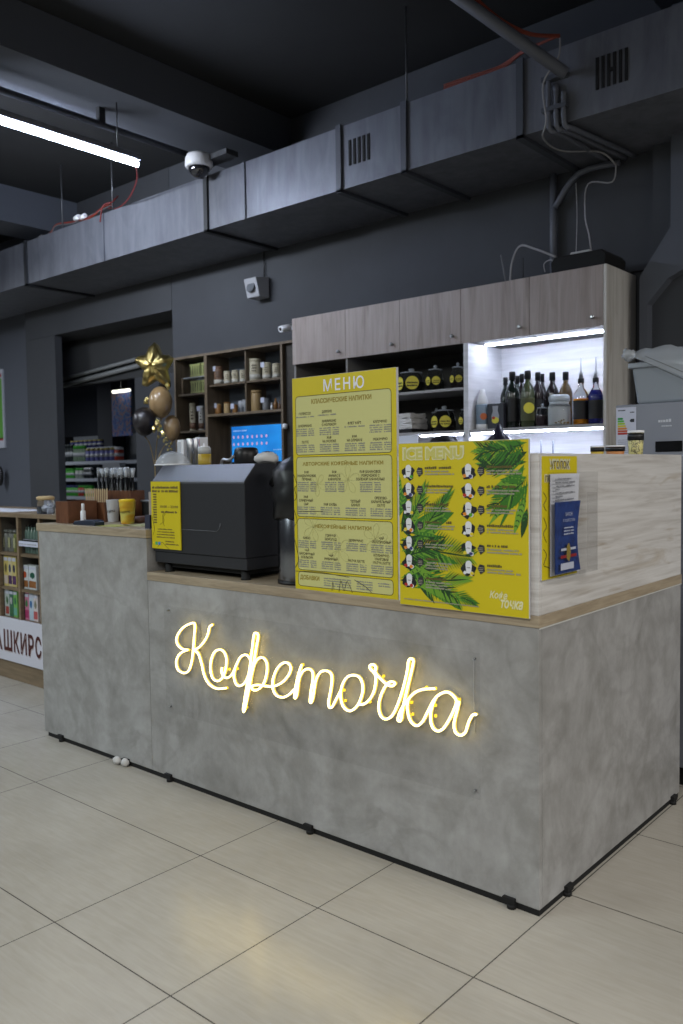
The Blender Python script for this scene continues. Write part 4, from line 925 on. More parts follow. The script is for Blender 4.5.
for c_, a_, l_, n, g, sp, wd in (((.86, .83), 2.9, .1, 12, 0, .7, .003), ((.98, .9), 2.95, .17, 16, 0, .9, .003), ((.97, .97), 3.3, .16, 14, 1, .8, .003), ((.99, .78), 3.8, .15, 14, 1, .8, .003), ((.24, .35), -.08, .17, 18, 1, 1.0, .0028), ((.2, .47), .85, .16, 13, 1, .55, .0026), ((.1, .52), 1.1, .13, 12, 2, .6, .0026), ((.35, .17), .12, .1, 10, 2, .6, .0026), ((.2, .2), -.5, .16, 14, 2, .8, .0028), ((.05, .3), .3, .15, 14, 0, .8, .003), ((.45, .1), -.3, .08, 8, 1, .6, .0026)):
    palm((W_*c_[0], H_*c_[1]), a_, l_, n, g, sp, wd)
for g in range(3): obj('palm_leaf_print', lfs[g], greens[g], t)
def dx_(u): return W_*u
up_ = mt_ @ Matrix.Translation((0, 0, -.0006)); up2 = mt_ @ Matrix.Translation((0, 0, -.0011)); up3 = mt_ @ Matrix.Translation((0, 0, -.0015))
hb_ = nb(); text(hb_, 'ICE MENU', .06, W_*.285, H_*.893, up_, off=.0062, width=W_*.5, height=H_*.084); obj('title_lettering', hb_, M('title_cream', (206, 204, 160), .5), t)
hb_ = nb(); text(hb_, 'ICE MENU', .06, W_*.285, H_*.899, up2, off=.0022, width=W_*.475, height=H_*.066); obj('title_fill', hb_, M('title_fill', (190, 184, 100), .5), t)
cups_w, spl, bdg, bl_, ttl, lns = nb(), nb(), nb(), nb(), nb(), nb()
fruits = {k: nb() for k in range(5)}; fm = [M('print_orange', (214, 130, 30), .5), M('print_green', (80, 150, 40), .5), M('print_purple', (50, 50, 110), .5), M('print_red', (170, 40, 30), .5), M('print_yellow', (214, 190, 40), .5)]
rows_l = [(.835, (1,)), (.725, (2, 0)), (.615, (4,)), (.508, (0, 4)), (.395, (2, 0)), (.283, (0, 3)), (.165, (3, 3))]
rows_r = [(.835, (2, 0)), (.722, (0, 3)), (.612, (1, 0)), (.5, (4,)), (.385, (2, 4)), (.27, (4,))]
def ell(cx, cy, rx, ry, n=10, j=0): return [(cx+rx*(1+R3.uniform(-j, j))*math.cos(2*math.pi*i/n), cy+ry*(1+R3.uniform(-j, j))*math.sin(2*math.pi*i/n)) for i in range(n)]
for col, rows in ((0, rows_l), (1, rows_r)):
    for f_, fr in rows:
        u0 = W_*(.085 if col == 0 else .565); v = H_*(f_-.012); 
        fpoly(spl, up_, ell(u0, v-.003, .027, .024, 14, .28))
        fpoly(cups_w, up2, ell(u0, v+.014, .0125, .012, 12)); fpoly(cups_w, up2, [(u0-.0125, v+.012), (u0-.009, v-.017), (u0+.009, v-.017), (u0+.0125, v+.012)][::-1])
        fpoly(cups_w, up2, ell(u0+.012, v-.017, .008, .007, 8, .2)); fpoly(cups_w, up2, ell(u0-.015, v-.015, .006, .006, 8, .2))
        fpoly(bl_, up3, [(u0-.007, v+.001), (u0+.007, v+.001), (u0+.007, v+.003), (u0-.007, v+.003)])
        for k, g in enumerate(fr): fpoly(fruits[g], up3, ell(u0+(.009 if k == 0 else -.014)+(.004 if len(fr) == 1 else 0), v-.016+.002*k, .0075, .006, 9, .12))
        u1 = u0+W_*.093; s_ = .0175
        fpoly(bdg, up2, [(u1-s_*.75, v+s_*.1), (u1-s_*.1, v-s_), (u1+s_*.85, v-s_*.3), (u1+s_*.7, v+s_*.75), (u1-s_*.3, v+s_*.95)])
        for k in range(3): quad(lns, up3, u1-.009, u1+.009, v-.008+.006*k, v-.006+.006*k, 0)
        tx = u1+W_*.045; n = 2 if col or f_ > .3 else 3
        scrib(ttl, up3, tx, v+.010, W_*R3.uniform(.1, .24), .0085, R3)
        for k in range(n): scrib(lns, up3, tx, v-.001-.0095*k, W_*R3.uniform(.17, .25), .0058, R3)
scrib(lns, up3, W_*.04, H_*.035, W_*.6, .0045, R3)
obj('drink_splash', spl, M('print_black', (22, 22, 24), .5), t); obj('cup_print', cups_w, M('print_white', (214, 216, 220), .5), t); obj('cup_line', bl_, ink, t)
obj('price_badge', bdg, M('badge_dark', (44, 42, 46), .5), t); obj('name_print', ttl, M('name_ink', (92, 82, 36), .6), t); obj('description_print', lns, M('desc_ink', (148, 146, 128), .6), t)
for k in range(5):
    if len(fruits[k].faces): obj('fruit_print', fruits[k], fm[k], t)
b = nb(); text(b, 'Кофе', .05, W_*.72, H_*.085, up_, off=.0012, align='LEFT', width=W_*.13, shear=.25, height=H_*.055); text(b, 'точка', .03, W_*.80, H_*.045, up_, off=.001, align='LEFT', width=W_*.16, shear=.25, height=H_*.05)
obj('logo_lettering', b, M('logo_cream', (216, 214, 170), .5), t)

# consumer corner board with booklet on the side panel
t = thing('consumer_info_board', 'narrow yellow notice headed УГОЛОК ПОТРЕБИТЕЛЯ on the side panel', 'notice board', (.004, .133, 1.088))
obj('board', B(.0005, .006, .008, .259, 1.088, 1.483), M('board_edge'), t); obj('face_print', B(.006, .0066, .009, .258, 1.089, 1.482), yellow, t)
mt_ = place_uv('x', (.0072, .008, 1.088)); b = nb()
ho = nb()
text(ho, 'УГОЛОК', .04, .125, .350, mt_, off=.003, width=.15, height=.036); text(ho, 'ПОТРЕБИТЕЛЯ', .03, .125, .310, mt_, off=.0022, width=.215, height=.027); obj('heading_shadow', ho, M('heading_grey', (196, 192, 160), .5), t)
text(b, 'УГОЛОК', .04, .125, .353, Matrix.Translation((.0005, 0, 0)) @ mt_, off=.0005, width=.13, height=.026); text(b, 'ПОТРЕБИТЕЛЯ', .03, .125, .313, Matrix.Translation((.0005, 0, 0)) @ mt_, off=.0005, width=.205, height=.02)
obj('heading_lettering', b, M('brown_ink'), t)
b = nb()
for pts in ([(.01, .28), (.03, .26), (.012, .24), (.03, .22)], [(.012, .2), (.03, .17), (.01, .15), (.03, .12)], [(.01, .1), (.03, .08), (.012, .05), (.04, .04), (.1, .02), (.15, .035), (.2, .015)]):
    tube(b, smooth_pts([mt_ @ Vector((u, v, 0)) for u, v in pts], 5), .0012, 4)
obj('flower_drawing', b, ink, t)
pk_ = nb(); bx(pk_, .045, .0465, .045, .335, 1.095, 1.43); bx(pk_, .008, .045, .045, .0465, 1.095, 1.43); bx(pk_, .008, .045, .3335, .335, 1.095, 1.36); bx(pk_, .008, .045, .045, .335, 1.093, 1.095)
obj('clear_pocket', pk_, M('pocket_clear', (60, 62, 64), .08, alpha=.09), t)
# booklet, curled sheet
BK = thing('booklet', 'blue booklet with flag stripes curling in the clear pocket', 'booklet', (.03, .14, 1.098))
def sheet(y0, y1, z0, z1, xb, curl, th=.0015, nz=10, ny=8):
    b = nb(); top, bot = [], []
    for i in range(nz+1):
        z = z0+(z1-z0)*i/nz; f_ = i/nz; ra, rb_ = [], []
        for j in range(ny+1):
            g = j/ny; pinch = 1-.22*math.sin(math.pi*f_)
            y = y0+(y1-y0)*(g if g < .5 else g)*1.0; y = y0+(y1-y0)*g*pinch+.0
            x = xb+curl*(math.sin(math.pi*f_)*(1-g)*.0+g*g*math.sin(math.pi*f_))
            ra.append(b.verts.new((x+th, y, z))); rb_.append(b.verts.new((x, y, z)))
        top.append(ra); bot.append(rb_)
    for i in range(nz):
        for j in range(ny):
            f1 = b.faces.new((top[i][j], top[i][j+1], top[i+1][j+1], top[i+1][j])); f2 = b.faces.new((bot[i][j], bot[i+1][j], bot[i+1][j+1], bot[i][j+1])); f1.smooth = f2.smooth = True
    return b
obj('white_page', sheet(.052, .262, 1.098, 1.425, .012, .016), M('page_white', (206, 208, 216), .6), BK)
obj('blue_cover', sheet(.056, .240, 1.104, 1.335, .0265, .008), noise_mat('cover_blue', [(.3, (24, 40, 92)), (.55, (40, 66, 132)), (.8, (46, 44, 84))], (1, 6, 6), 3, 3, .35), BK)
b = nb(); R4 = random.Random(9); mt_ = place_uv('x', (.0305, .075, 1.104))
mt2 = place_uv('x', (.032, .06, 1.34))
for k in range(7): scrib(b, place_uv('x', (.0245, .066, 1.34)), .0, .011*k-.0, (.13, .05, .14, .03, .14, .14, .12)[k], .005, R4)
obj('page_print', b, M('page_grey', (110, 112, 118), .6), BK)
b = nb(); m5 = place_uv('x', (.0372, .065, 1.104)); text(b, 'ЗАКОН', .018, .07, .185, m5, width=.05, height=.012); text(b, 'О ЗАЩИТЕ ПРАВ', .018, .07, .165, m5, width=.085, height=.011)
for k in range(3): scrib(b, m5, .035, .145-.01*k, .07, .005, R4)
quad(b, m5, .012, .105, .012, .034); quad(b, m5, .015, .12, .074, .082); obj('cover_lettering', b, M('cover_white', (200, 206, 224), .5), BK)
b = nb(); quad(b, m5, .012, .125, .05, .06); obj('flag_stripe', b, M('flag_red', (150, 30, 36), .5), BK)
b = nb(); fpoly(b, Matrix.Translation((.0006, 0, 0)) @ m5, ell(.066, .066, .016, .028, 10, .15)); obj('crest_print', b, M('crest_gold', (150, 130, 60), .5), BK)

# cups on the inner shelf behind the side panel
zsf = 1.448
def cup(px0, px1, pt, y_, z0, label, m0, lidm=None, band=None, name='paper_cup', group=None, xp=None):
    a, b_ = at(px0, 450, x=xp), at(px1, 450, x=xp); cy = (a.y+b_.y)/2; wd = (at((px0+px1)/2, 450, x=xp)-CAM).dot(fw)*(px1-px0)/F; r = wd/2
    zt2 = at((px0+px1)/2, pt, x=xp).z; h = zt2-z0; t = thing(name, label, 'cup', (xp, cy, z0), group)
    obj('cup_body', lathe(nb(), (xp, cy, z0), [(r*.78 if h > .06 else r*.95, 0), (r*.97, h*.93)], 20), m0, t)
    obj('cup_rim', lathe(nb(), (xp, cy, z0), [(r*1.0, h*.93), (r*1.03, h*.95), (r*1.0, h), (r*.9, h)], 20), lidm or white, t)
    if band: obj('cup_band', lathe(nb(), (xp, cy, z0), [(r*1.0, h*.72), (r*1.005, h*.92)], 20), band, t)
    return t, r, h, cy
flo = noise_mat('floral_paper', [(.48, (204, 196, 130)), (.53, (60, 50, 36)), (.58, (196, 190, 140))], (1, 1, 1), 55, 2, .5)
cup(627.5, 643.5, 430.5, 0, zsf, 'paper cup with dark flower print standing on the side panel shelf', flo, None, black, xp=-.09)
cup(590.5, 604, 446, 0, zsf, 'short yellow-banded tub left on the side panel shelf', M('tub_yellow', (190, 160, 50), .5), None, black, name='short_tub', group='short tubs behind the side panel', xp=-.09)
cup(605.5, 624.5, 445.5, 0, zsf, 'short orange-banded tub in the middle of the side panel shelf', M('tub_orange', (186, 120, 60), .5), None, black, name='short_tub', group='short tubs behind the side panel', xp=-.09)
for k, px in enumerate((541, 553)):
    c = at(px, 446, y=CY+.1); tag(obj('metal_rod', lathe(nb(), (c.x, c.y, 1.40), [(.006, 0), (.006, at(px, 440.5, y=CY+.1).z-1.40)], 8), M('hook_grey', (110, 116, 130), .4)), ('left' if k == 0 else 'right')+' thin grey rod showing above the side panel under the lit shelf', 'rod', 'thin rods under the lit shelf')
obj('rod_rail', B(at(530, 450, y=CY+.1).x, at(565, 450, y=CY+.1).x, CY+.08, CY+.12, 1.38, 1.40), gs, K)

# ------------------------------------------------------------------ grey appliance at the right
FY = 1.42; fx0, fx1 = -.35, .3
G = thing('ice_machine', 'grey upright appliance behind the side panel with energy label and black display', 'appliance', ((fx0+fx1)/2, 1.7, 0))
gm = noise_mat('appliance_grey', [(.3, (126, 130, 140)), (.7, (136, 140, 150))], (1, 1, 1), 2, 3, .4)
fz = 1.728
obj('body', B(fx0, fx1, FY, 2.0, .08, fz), gm, G, .006)
obj('plinth', B(fx0+.01, fx1-.01, FY+.01, 1.99, 0, .08), blackm, G)
obj('display', B(-.163, -.043, FY-.004, FY+.001, 1.507, 1.555), M('display_black', (8, 9, 11), .2), G, .003)
b = nb(); mt_ = place_uv('y', (-.115, FY-.002, 1.64)); scrib(b, mt_, -.035, .0, .07, .014, R4); scrib(b, mt_, -.02, -.02, .045, .006, R4)
obj('badge', b, M('badge_silver', (196, 200, 208), .4), G)
t = tag(obj('energy_label', B(fx0+.004, fx0+.098, FY-.002, FY-.0005, 1.49, 1.716), M('energy_paper', (192, 196, 212), .5)), 'white energy rating sheet with coloured arrows on the grey appliance', 'label')
bs = t.location
for k, cc in enumerate(((30, 140, 60), (80, 170, 60), (150, 190, 50), (200, 180, 50), (200, 130, 50), (186, 80, 44), (170, 46, 40))):
    b = nb(); z = 1.660-.0115*k; u0 = fx0+.012; L_ = .022+.0045*k
    m6 = place_uv('y', (u0, FY-.0026, z)); fpoly(b, m6, [(0, 0), (L_, 0), (L_+.005, .0045), (L_, .009), (0, .009)]); obj('arrow_print', b, M('arrow%d' % k, cc, .5), t)
b = nb(); m6 = place_uv('y', (fx0, FY-.0026, 1.49)); fpoly(b, m6, [(.068, .163), (.074, .157), (.09, .157), (.09, .172), (.074, .172)]); scrib(b, m6, .014, .21, .035, .006, R4); scrib(b, m6, .07, .2, .02, .006, R4)
obj('rating_print', b, M('energy_ink', (40, 42, 50), .5), t)
b = nb()
for k in range(8): scrib(b, m6, .014, .008+.0095*k, .07, .004, R4)
obj('label_print', b, M('energy_grey', (150, 154, 168), .5), t)
# translucent tub and plastic film on it
TB = thing('plastic_tub', 'translucent grey plastic tub standing on the grey appliance', 'tub', (-.05, 1.6, fz))
tubm = M('tub_plastic', (160, 168, 176), .35, alpha=.8)
b = nb(); x0_, x1_ = -.285, .24
for (s0, s1, z0, z1) in ((0, .0, fz, fz+.18),):
    v0 = [(x0_+.02, FY+.04), (x1_-.02, FY+.04), (x1_-.02, 1.86), (x0_+.02, 1.86)]; v1 = [(x0_, FY+.02), (x1_, FY+.02), (x1_, 1.88), (x0_, 1.88)]
    A0 = [b.verts.new((*p, z0)) for p in v0]; A1 = [b.verts.new((*p, z1)) for p in v1]; b.faces.new(A0[::-1]); b.faces.new(A1)
    for i in range(4): b.faces.new((A0[i], A0[(i+1) % 4], A1[(i+1) % 4], A1[i]))
obj('tub_body', b, tubm, TB, .015, seg=3)
b = nb(); bx(b, x0_-.012, x1_+.012, FY+.008, 1.892, fz+.165, fz+.19); obj('tub_rim', b, tubm, TB, .006)
PB = thing('plastic_bag', 'crumpled clear plastic film draped over the translucent tub', 'bag', (0, 1.6, fz+.19))
b = nb(); R5 = random.Random(4); G_ = []
nx, ny = 22, 12
tl = [at(628, 348, y=1.44), at(683, 372, y=1.44)]
for i in range(nx+1):
    row = []
    for j in range(ny+1):
        u = i/nx; v = j/ny; x = x0_-.02+(x1_-x0_+.1)*u
        # front edge drapes diagonally down to the right
        drop = max(0, (u*1.5-.12))*.2 if v < .18 else 0
        if v < .18: y = FY-.006-.01*R5.random()
        else: y = FY+.0+(v-.18)*.42
        z = fz+.205+.05*math.sin(min(1, u*1.6+.25)*2.4)*math.sin(math.pi*min(1, v+.2))+R5.uniform(-.006, .006)
        if v < .18: z = fz+.21-(drop*(1-v/.18))
        z = max(z, fz+.015); row.append(b.verts.new((x, y, z)))
    G_.append(row)
for i in range(nx):
    for j in range(ny):
        f_ = b.faces.new((G_[i][j], G_[i+1][j], G_[i+1][j+1], G_[i][j+1])); f_.smooth = True
obj('film', b, M('film', (196, 202, 208), .18, alpha=.5), PB)
b = nb()
c0 = [at(628, 349, y=FY-.02), at(622, 356, y=FY-.02), at(627, 372, y=FY-.0)]
ball(b, at(628.5, 355, y=FY+.0), .03, .03, .028, 12, 8)
for v in b.verts: v.co += Vector([R5.uniform(-.006, .006) for _ in range(3)])
obj('knot', b, MC['film'], PB)
b = nb()
for p, q_ in (((645, 356), (683, 372)), ((645, 362), (683, 379))): tube(b, [at(*p, y=FY-.022), at(*q_, y=FY-.022)], .0012, 5)
obj('zip_line', b, M('zip_dark', (90, 92, 92), .5), PB)

# ================================================================== ON THE TALL LEFT END
z3 = H3
def open_box(x0, x1, y0, y1, z0, z1, th=.008):
    b = nb(); bx(b, x0, x1, y0, y1, z0, z0+th); bx(b, x0, x0+th, y0, y1, z0+th, z1); bx(b, x1-th, x1, y0, y1, z0+th, z1)
    bx(b, x0+th, x1-th, y0, y0+th, z0+th, z1); bx(b, x0+th, x1-th, y1-th, y1, z0+th, z1); return b
zb1 = at(62, 501.5, y=.07).z
tag(obj('wooden_organiser', open_box(-2.955, -2.83, .07, .25, z3, zb1), boxwood, bevel=.001), 'left brown wooden box on the tall counter end', 'box', 'brown wooden boxes')
tag(obj('wooden_organiser', open_box(-2.99, -2.775, .262, .36, z3, at(95, 502, y=.262).z), boxwood, bevel=.001), 'brown wooden box holding the flat stirrers', 'box', 'brown wooden boxes')
bb0, bb1 = at(88, 490, y=.37).x, at(131, 490, y=.37).x
tag(obj('wooden_organiser', open_box(max(bb0, -3.03), bb1, .366, .46, z3, at(118, 490.5, y=.37).z), boxwood, bevel=.001), 'tallest brown wooden box, holding the wrapped black straws', 'box', 'brown wooden boxes')
stm = M('birch', (178, 156, 122), .7)
zt1 = at(95, 488.5, y=.3).z
for k in range(16):
    x = -2.978+.0118*k; tilt = (k-7.5)*.0022
    b = nb(); poly(b, [(x-.004, z3+.012), (x+.004, z3+.012), (x+.006+tilt, zt1-.006), (x+.003+tilt, zt1+random.uniform(-.006, .004)), (x-.003+tilt, zt1), (x-.006+tilt, zt1-.006)], 'y', .285+.005*(k % 3), .287+.005*(k % 3))
    tag(obj('stirrer', b, stm), 'flat birch stirrer among many in the brown wooden box', 'stirrer', 'wooden stirrers in the box')
zs0, zs1 = z3+.012, at(107, 468.5, y=.40).z
xa = max(at(87.5, 480, y=.40).x, -3.024); xb = at(129, 480, y=.40).x
wrap = M('straw_wrap', (205, 210, 214), .2, alpha=.3); str_m = M('straw_black', (16, 16, 18), .35)
wtop = M('wrap_top', (186, 192, 200), .25, alpha=.8)
n = 24
for k in range(n):
    x = xa+.015+(xb-xa-.03)*k/(n-1); y = .385+.018*(k % 4); t_ = random.uniform(-.012, .012)
    st = thing('drinking_straw', 'black straw in clear wrap among many in the tallest brown box', 'straw', (x, y, zs0), 'wrapped black straws')
    zz = zs1-.03+random.uniform(-.006, .006)
    obj('straw', tube(nb(), [(x, y, zs0), (x+t_, y, zz)], .0082, 8), str_m, st)
    obj('wrapper', tube(nb(), [(x+t_*.8, y, zz-.022), (x+t_, y, zz-.006), (x+t_*1.2+random.uniform(-.01, .01), y, zz+.03)], [.0092, .0100, .014], 8), wtop if k % 2 else wrap, st)
# little white bottle and the dark card terminal
c = at(83, 522, z=z3)
t = thing('small_bottle', 'tiny white bottle standing before the brown boxes', 'bottle', (-2.80, .105, z3))
zz = at(83, 503.5, y=.1).z-z3
bx_ = at(83, 510, y=.1).x
t.location = (bx_, .1, z3)
obj('bottle_body', lathe(nb(), (bx_, .1, z3), [(.013, 0), (.014, .003), (.014, zz*.62), (.006, zz*.7), (.008, zz*.72), (.008, zz*.98), (.006, zz)], 14), white, t)
a, b_ = at(73, 521, y=.035), at(102, 521, y=.075)
t = thing('card_terminal', 'dark blue card reader lying flat before the brown boxes', 'card reader', ((a.x+b_.x)/2, .05, z3))
b = nb(); poly(b, [(a.x, z3+.004), (a.x+.01, z3), (b_.x, z3), (b_.x+.004, z3+.02), (b_.x-.02, z3+.03), (a.x+.08, z3+.026), (a.x+.02, z3+.02)], 'y', .03, .09); obj('body', b, M('terminal_navy', (34, 42, 58), .4), t, .004)
obj('screen', B(a.x+.09, b_.x-.04, .045, .08, z3+.0262, z3+.0292), M('terminal_screen', (70, 80, 96), .2), t)
# two cups
def paper_cup(px0, px1, pt, pb, y, label, m0, lid, scribm):
    x, wd, h = span(px0, px1, pt, pb, y); wd = (at((px0+px1)/2, pb, y=y)-CAM).dot(fw)*(px1-px0)/F; r = wd/2
    t = thing('paper_cup', label, 'cup', (x, y, z3), 'takeaway cups on the tall counter end')
    top = h*.9 if lid else h
    obj('cup_body', lathe(nb(), (x, y, z3), [(r*.72, 0), (r*.74, .002), (r*.94, top*.98), (r*.97, top), (r*.9, top)], 24), m0, t)
    if lid: obj('cup_lid', lathe(nb(), (x, y, z3), [(r*.98, top+.0005), (r, top+.003), (r*.98, top+.008), (r*.88, top+.009), (r*.85, h), (r*.8, h)], 24), lid, t)
    T_ = Matrix.Translation(Vector((x, y, z3+h*.45))+camdir*(r*.88+.001)) @ camdir.to_track_quat('Z', 'Y').to_matrix().to_4x4() @ Matrix.Rotation(math.radians(5), 4, 'Z')
    b = nb(); text(b, 'Кофеточка', .02, 0, -.004, T_, shear=.3, width=r*1.15, height=.018, off=.0004); obj('cup_lettering', b, scribm, t)
paper_cup(106.5, 120.5, 500, 522, .3, 'white paper cup with dark lettering beside the brown boxes', M('cup_white', (196, 198, 202), .5), None, ink)
cupy = noise_mat('cup_yellow', [(.35, (216, 206, 110)), (.5, (222, 186, 60)), (.65, (208, 150, 40))], (1, 1, 3), 9, 1, .5)
paper_cup(119.3, 136.5, 499, 523.5, .24, 'yellow paper cup with a bright yellow lid at the counter step', cupy, M('lid_yellow', (232, 196, 20), .4), M('brown_ink'))
# flyers on the top
for k, (p, lb) in enumerate((((97, 527), 'left yellow-green leaflet lying flat on the tall end'), ((134, 526), 'right pale leaflet lying flat beside the yellow cup'))):
    c = at(*p, z=z3); b = B(c.x-.1, c.x+.08, max(.02, c.y-.03) + .02, c.y+.16, z3, z3+.0012)
    tag(obj('leaflet', b, (M('leaflet_green', (168, 170, 90), .5), M('leaflet_pale', (176, 176, 130), .5))[k]), lb, 'leaflet', 'leaflets on the tall end')
# black stand with white strut, brown puck and a dark pack near the machine
c = at(146, 515, y=.45)
t = thing('tablet_stand', 'black wedge stand with a pale metal edge behind the yellow cup', 'stand', (-2.55, .45, z3))
sx_ = at(137, 520, y=.46).x; se = -2.07
b = nb(); poly(b, [(sx_, z3), (se, z3), (se, z3+.06), (sx_+.02, at(138, 501, y=.46).z)], 'y', .44, .58); obj('wedge', b, blackm, t, .003)
obj('metal_edge', tube(nb(), [(sx_+.0, .435, at(138, 500.5, y=.46).z), (sx_+.14, .435, at(138, 500.5, y=.46).z), (se-.02, .435, z3+.055)], .006, 8), M('edge_pale', (150, 156, 164), .3, .5), t)
c = at(141, 518, y=.34)
tag(obj('brown_dish', lathe(nb(), (c.x-.01, .35, z3), [(.05, 0), (.055, .006), (.05, .026), (.03, .034), (.004, .036)], 18), M('puck_brown', (88, 56, 42), .5)), 'low rounded brown dish between yellow cup and coffee machine', 'dish')
ca, cb_ = at(146.5, 520, y=.06).x, at(151.5, 520, y=.06).x
t = thing('card_stack', 'small dark pack of cards leaning at the step by the machine', 'cards', ((ca+cb_)/2, .08, z3))
obj('pack', B(ca, cb_, .05, .12, z3, at(149, 515, y=.06).z), M('pack_navy', (48, 50, 66), .5), t)
obj('card_edge', B(ca+.008, cb_, .07, .1, at(149, 515, y=.06).z, at(149, 492, y=.06).z), M('pack_pale', (150, 140, 134), .5), t)

# ================================================================== SHOWCASE LEFT
QY = .51; qx1 = -3.12; qx0 = -6.0
Q = thing('display_case', 'wood framed glass display case with a white lettered front, left', 'display case', (-4.4, .8, 0))
qo = noise_mat('case_wood', [(.3, (104, 88, 68)), (.7, (134, 116, 92))], (1.5, 1.5, 16), 2.5, 6, .5)
obj('base', B(qx0, qx1, QY+.01, 1.05, 0, .135), qo, Q, .002)
obj('sign_panel', B(qx0, -3.895, QY-.012, QY+.008, .137, .440), M('sign_white', (196, 196, 206), .5), Q, .001)
obj('lower_body', B(qx0, qx1, QY+.012, 1.05, .136, .44), qo, Q)
obj('top_board', B(qx0, qx1, QY-.01, 1.08, 1.15, 1.18), qo, Q, .002)
obj('back_board', B(qx0, qx1, 1.03, 1.05, .44, 1.15), M('case_back', (66, 70, 72), .6), Q)
zr = [.44, .655, .90]
for z in zr[1:]: obj('shelf', B(qx0, qx1, QY+.01, 1.03, z-.02, z), qo, Q)
xs_ = [at(18.2, 560, y=QY).x, at(39.5, 560, y=QY).x]; dxx = xs_[1]-xs_[0]
for k in range(-3, 2): 
    x = xs_[1]+dxx*k
    if x > qx1: break
    obj('post', B(x-.012, x+.012, QY, QY+.025, .44, 1.15), qo, Q)
    obj('divider', B(x-.006, x+.006, QY+.026, 1.03, .44, 1.15), M('divider_grey', (92, 88, 80), .6), Q)
obj('glass_front', B(qx0, qx1, QY+.004, QY+.008, .442, 1.148), pane, Q)
# letters: each on the measured place of the photo
b = nb(); mt_ = place_uv('y', (0, QY-.0128, 0))
def letter(ch, px0, px1, z0=None):
    u0, u1 = at(px0, 640, y=QY-.013).x, at(px1, 640, y=QY-.013).x
    text(b, ch, .15, (u0+u1)/2, .208, mt_, off=.004, width=u1-u0, height=.150)
for ch, a, c in (('А', -6.5, 2.2), ('Ш', 3.8, 12), ('К', 13.6, 19.2), ('И', 20.4, 26.4), ('Р', 28, 33.6), ('С', 35, 41)): letter(ch, a, c)
text(b, 'Б', .15, at(-12, 640, y=QY).x, .208, mt_, off=.004, width=.08, height=.15)
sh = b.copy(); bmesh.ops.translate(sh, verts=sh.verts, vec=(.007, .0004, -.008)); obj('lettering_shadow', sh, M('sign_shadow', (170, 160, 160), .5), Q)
obj('lettering', b, M('sign_maroon', (70, 18, 14), .5), Q)
# goods
def pack(x0, x1, y0, y1, z0, z1, label, cols, name='tea_box', cat='box', grp='boxes in the display case'):
    t = thing(name, label, cat, ((x0+x1)/2, (y0+y1)/2, z0), grp)
    obj('pack_body', B(x0, x1, y0, y1, z0, z1), M('pk_%d_%d_%d' % cols[0], cols[0], .5), t, .002)
    h = z1-z0; b = nb(); bx(b, x0+.004, x1-.004, y0-.0012, y0-.0002, z0+h*.08, z0+h*.36); obj('lower_print', b, M('pk_%d_%d_%d' % cols[1], cols[1], .5), t)
    b = nb(); fpoly(b, place_uv('y', ((x0+x1)/2, y0-.0014, z0+h*.6)), ell(0, 0, (x1-x0)*.3, h*.14, 9, .15)); obj('picture_print', b, M('pk_%d_%d_%d' % cols[2], cols[2], .5), t)
    b = nb(); bx(b, x0+.003, x1-.003, y0-.0012, y0-.0002, z1-h*.16, z1-h*.05); obj('top_print', b, M('tag_white'), t)
Wh = (206, 210, 214)
cells = []
names = {0: 'left', 1: 'right'}
low = {0: [((200, 205, 200), (170, 84, 66), (110, 170, 60)), ((190, 200, 196), (170, 70, 60), (70, 110, 70)), ((60, 110, 90), (60, 110, 70), (190, 190, 190)), ((120, 180, 90), (110, 170, 150), (60, 120, 80))],
       1: [((216, 190, 190), (206, 168, 140), (120, 150, 90)), ((214, 130, 160), (180, 60, 110), (70, 130, 80)), ((200, 214, 226), (190, 210, 226), (50, 110, 170)), ((220, 210, 210), (190, 90, 90), (130, 130, 110))]}
GY = QY+.035
def gx_(px): return at(px, 600, y=GY).x
cellpx = {0: (1.5, 17.2), 1: (20.2, 37.6)}
xl, xmid, xr = xs_[0]-dxx, xs_[0], xs_[1]
for c_ in (0, 1):
    xa_, xb_ = gx_(cellpx[c_][0]), gx_(cellpx[c_][1]); wd = (xb_-xa_)/4
    for k in range(4):
        x0 = xa_+wd*k; pack(x0+.002, x0+wd-.002, GY, GY+.05, .44, .44+.19, ('first', 'second', 'third', 'fourth')[k]+' narrow box in the '+names[c_]+' bay of the bottom row', low[c_][k])
midc = [((206, 196, 150), (206, 190, 180), (120, 90, 50)), ((210, 190, 110), (206, 190, 180), (100, 90, 60)), ((214, 200, 150), (70, 44, 84), (50, 60, 90)), ((206, 190, 120), (84, 46, 96), (50, 50, 80))]
xa_, xb_ = gx_(1), gx_(17.2); wd = (xb_-xa_)/4
for k in range(4): pack(xa_+wd*k+.002, xa_+wd*(k+1)-.002, GY, GY+.05, zr[1], zr[1]+.215, ('first', 'second', 'third', 'fourth')[k]+' tall cream box in the left bay of the middle row', midc[k])
xa_, xb_ = gx_(21.5), gx_(37.2); wd = (xb_-xa_)/2
for k in range(2): pack(xa_+wd*k+.004, xa_+wd*(k+1)-.004, GY, GY+.05, zr[1], zr[1]+.165, ('white box with orange-red top picture', 'white box with dark green top picture')[k]+', middle row of the case', ((212, 218, 220), (150, 96, 50), ((190, 80, 40), (30, 90, 70))[k]))
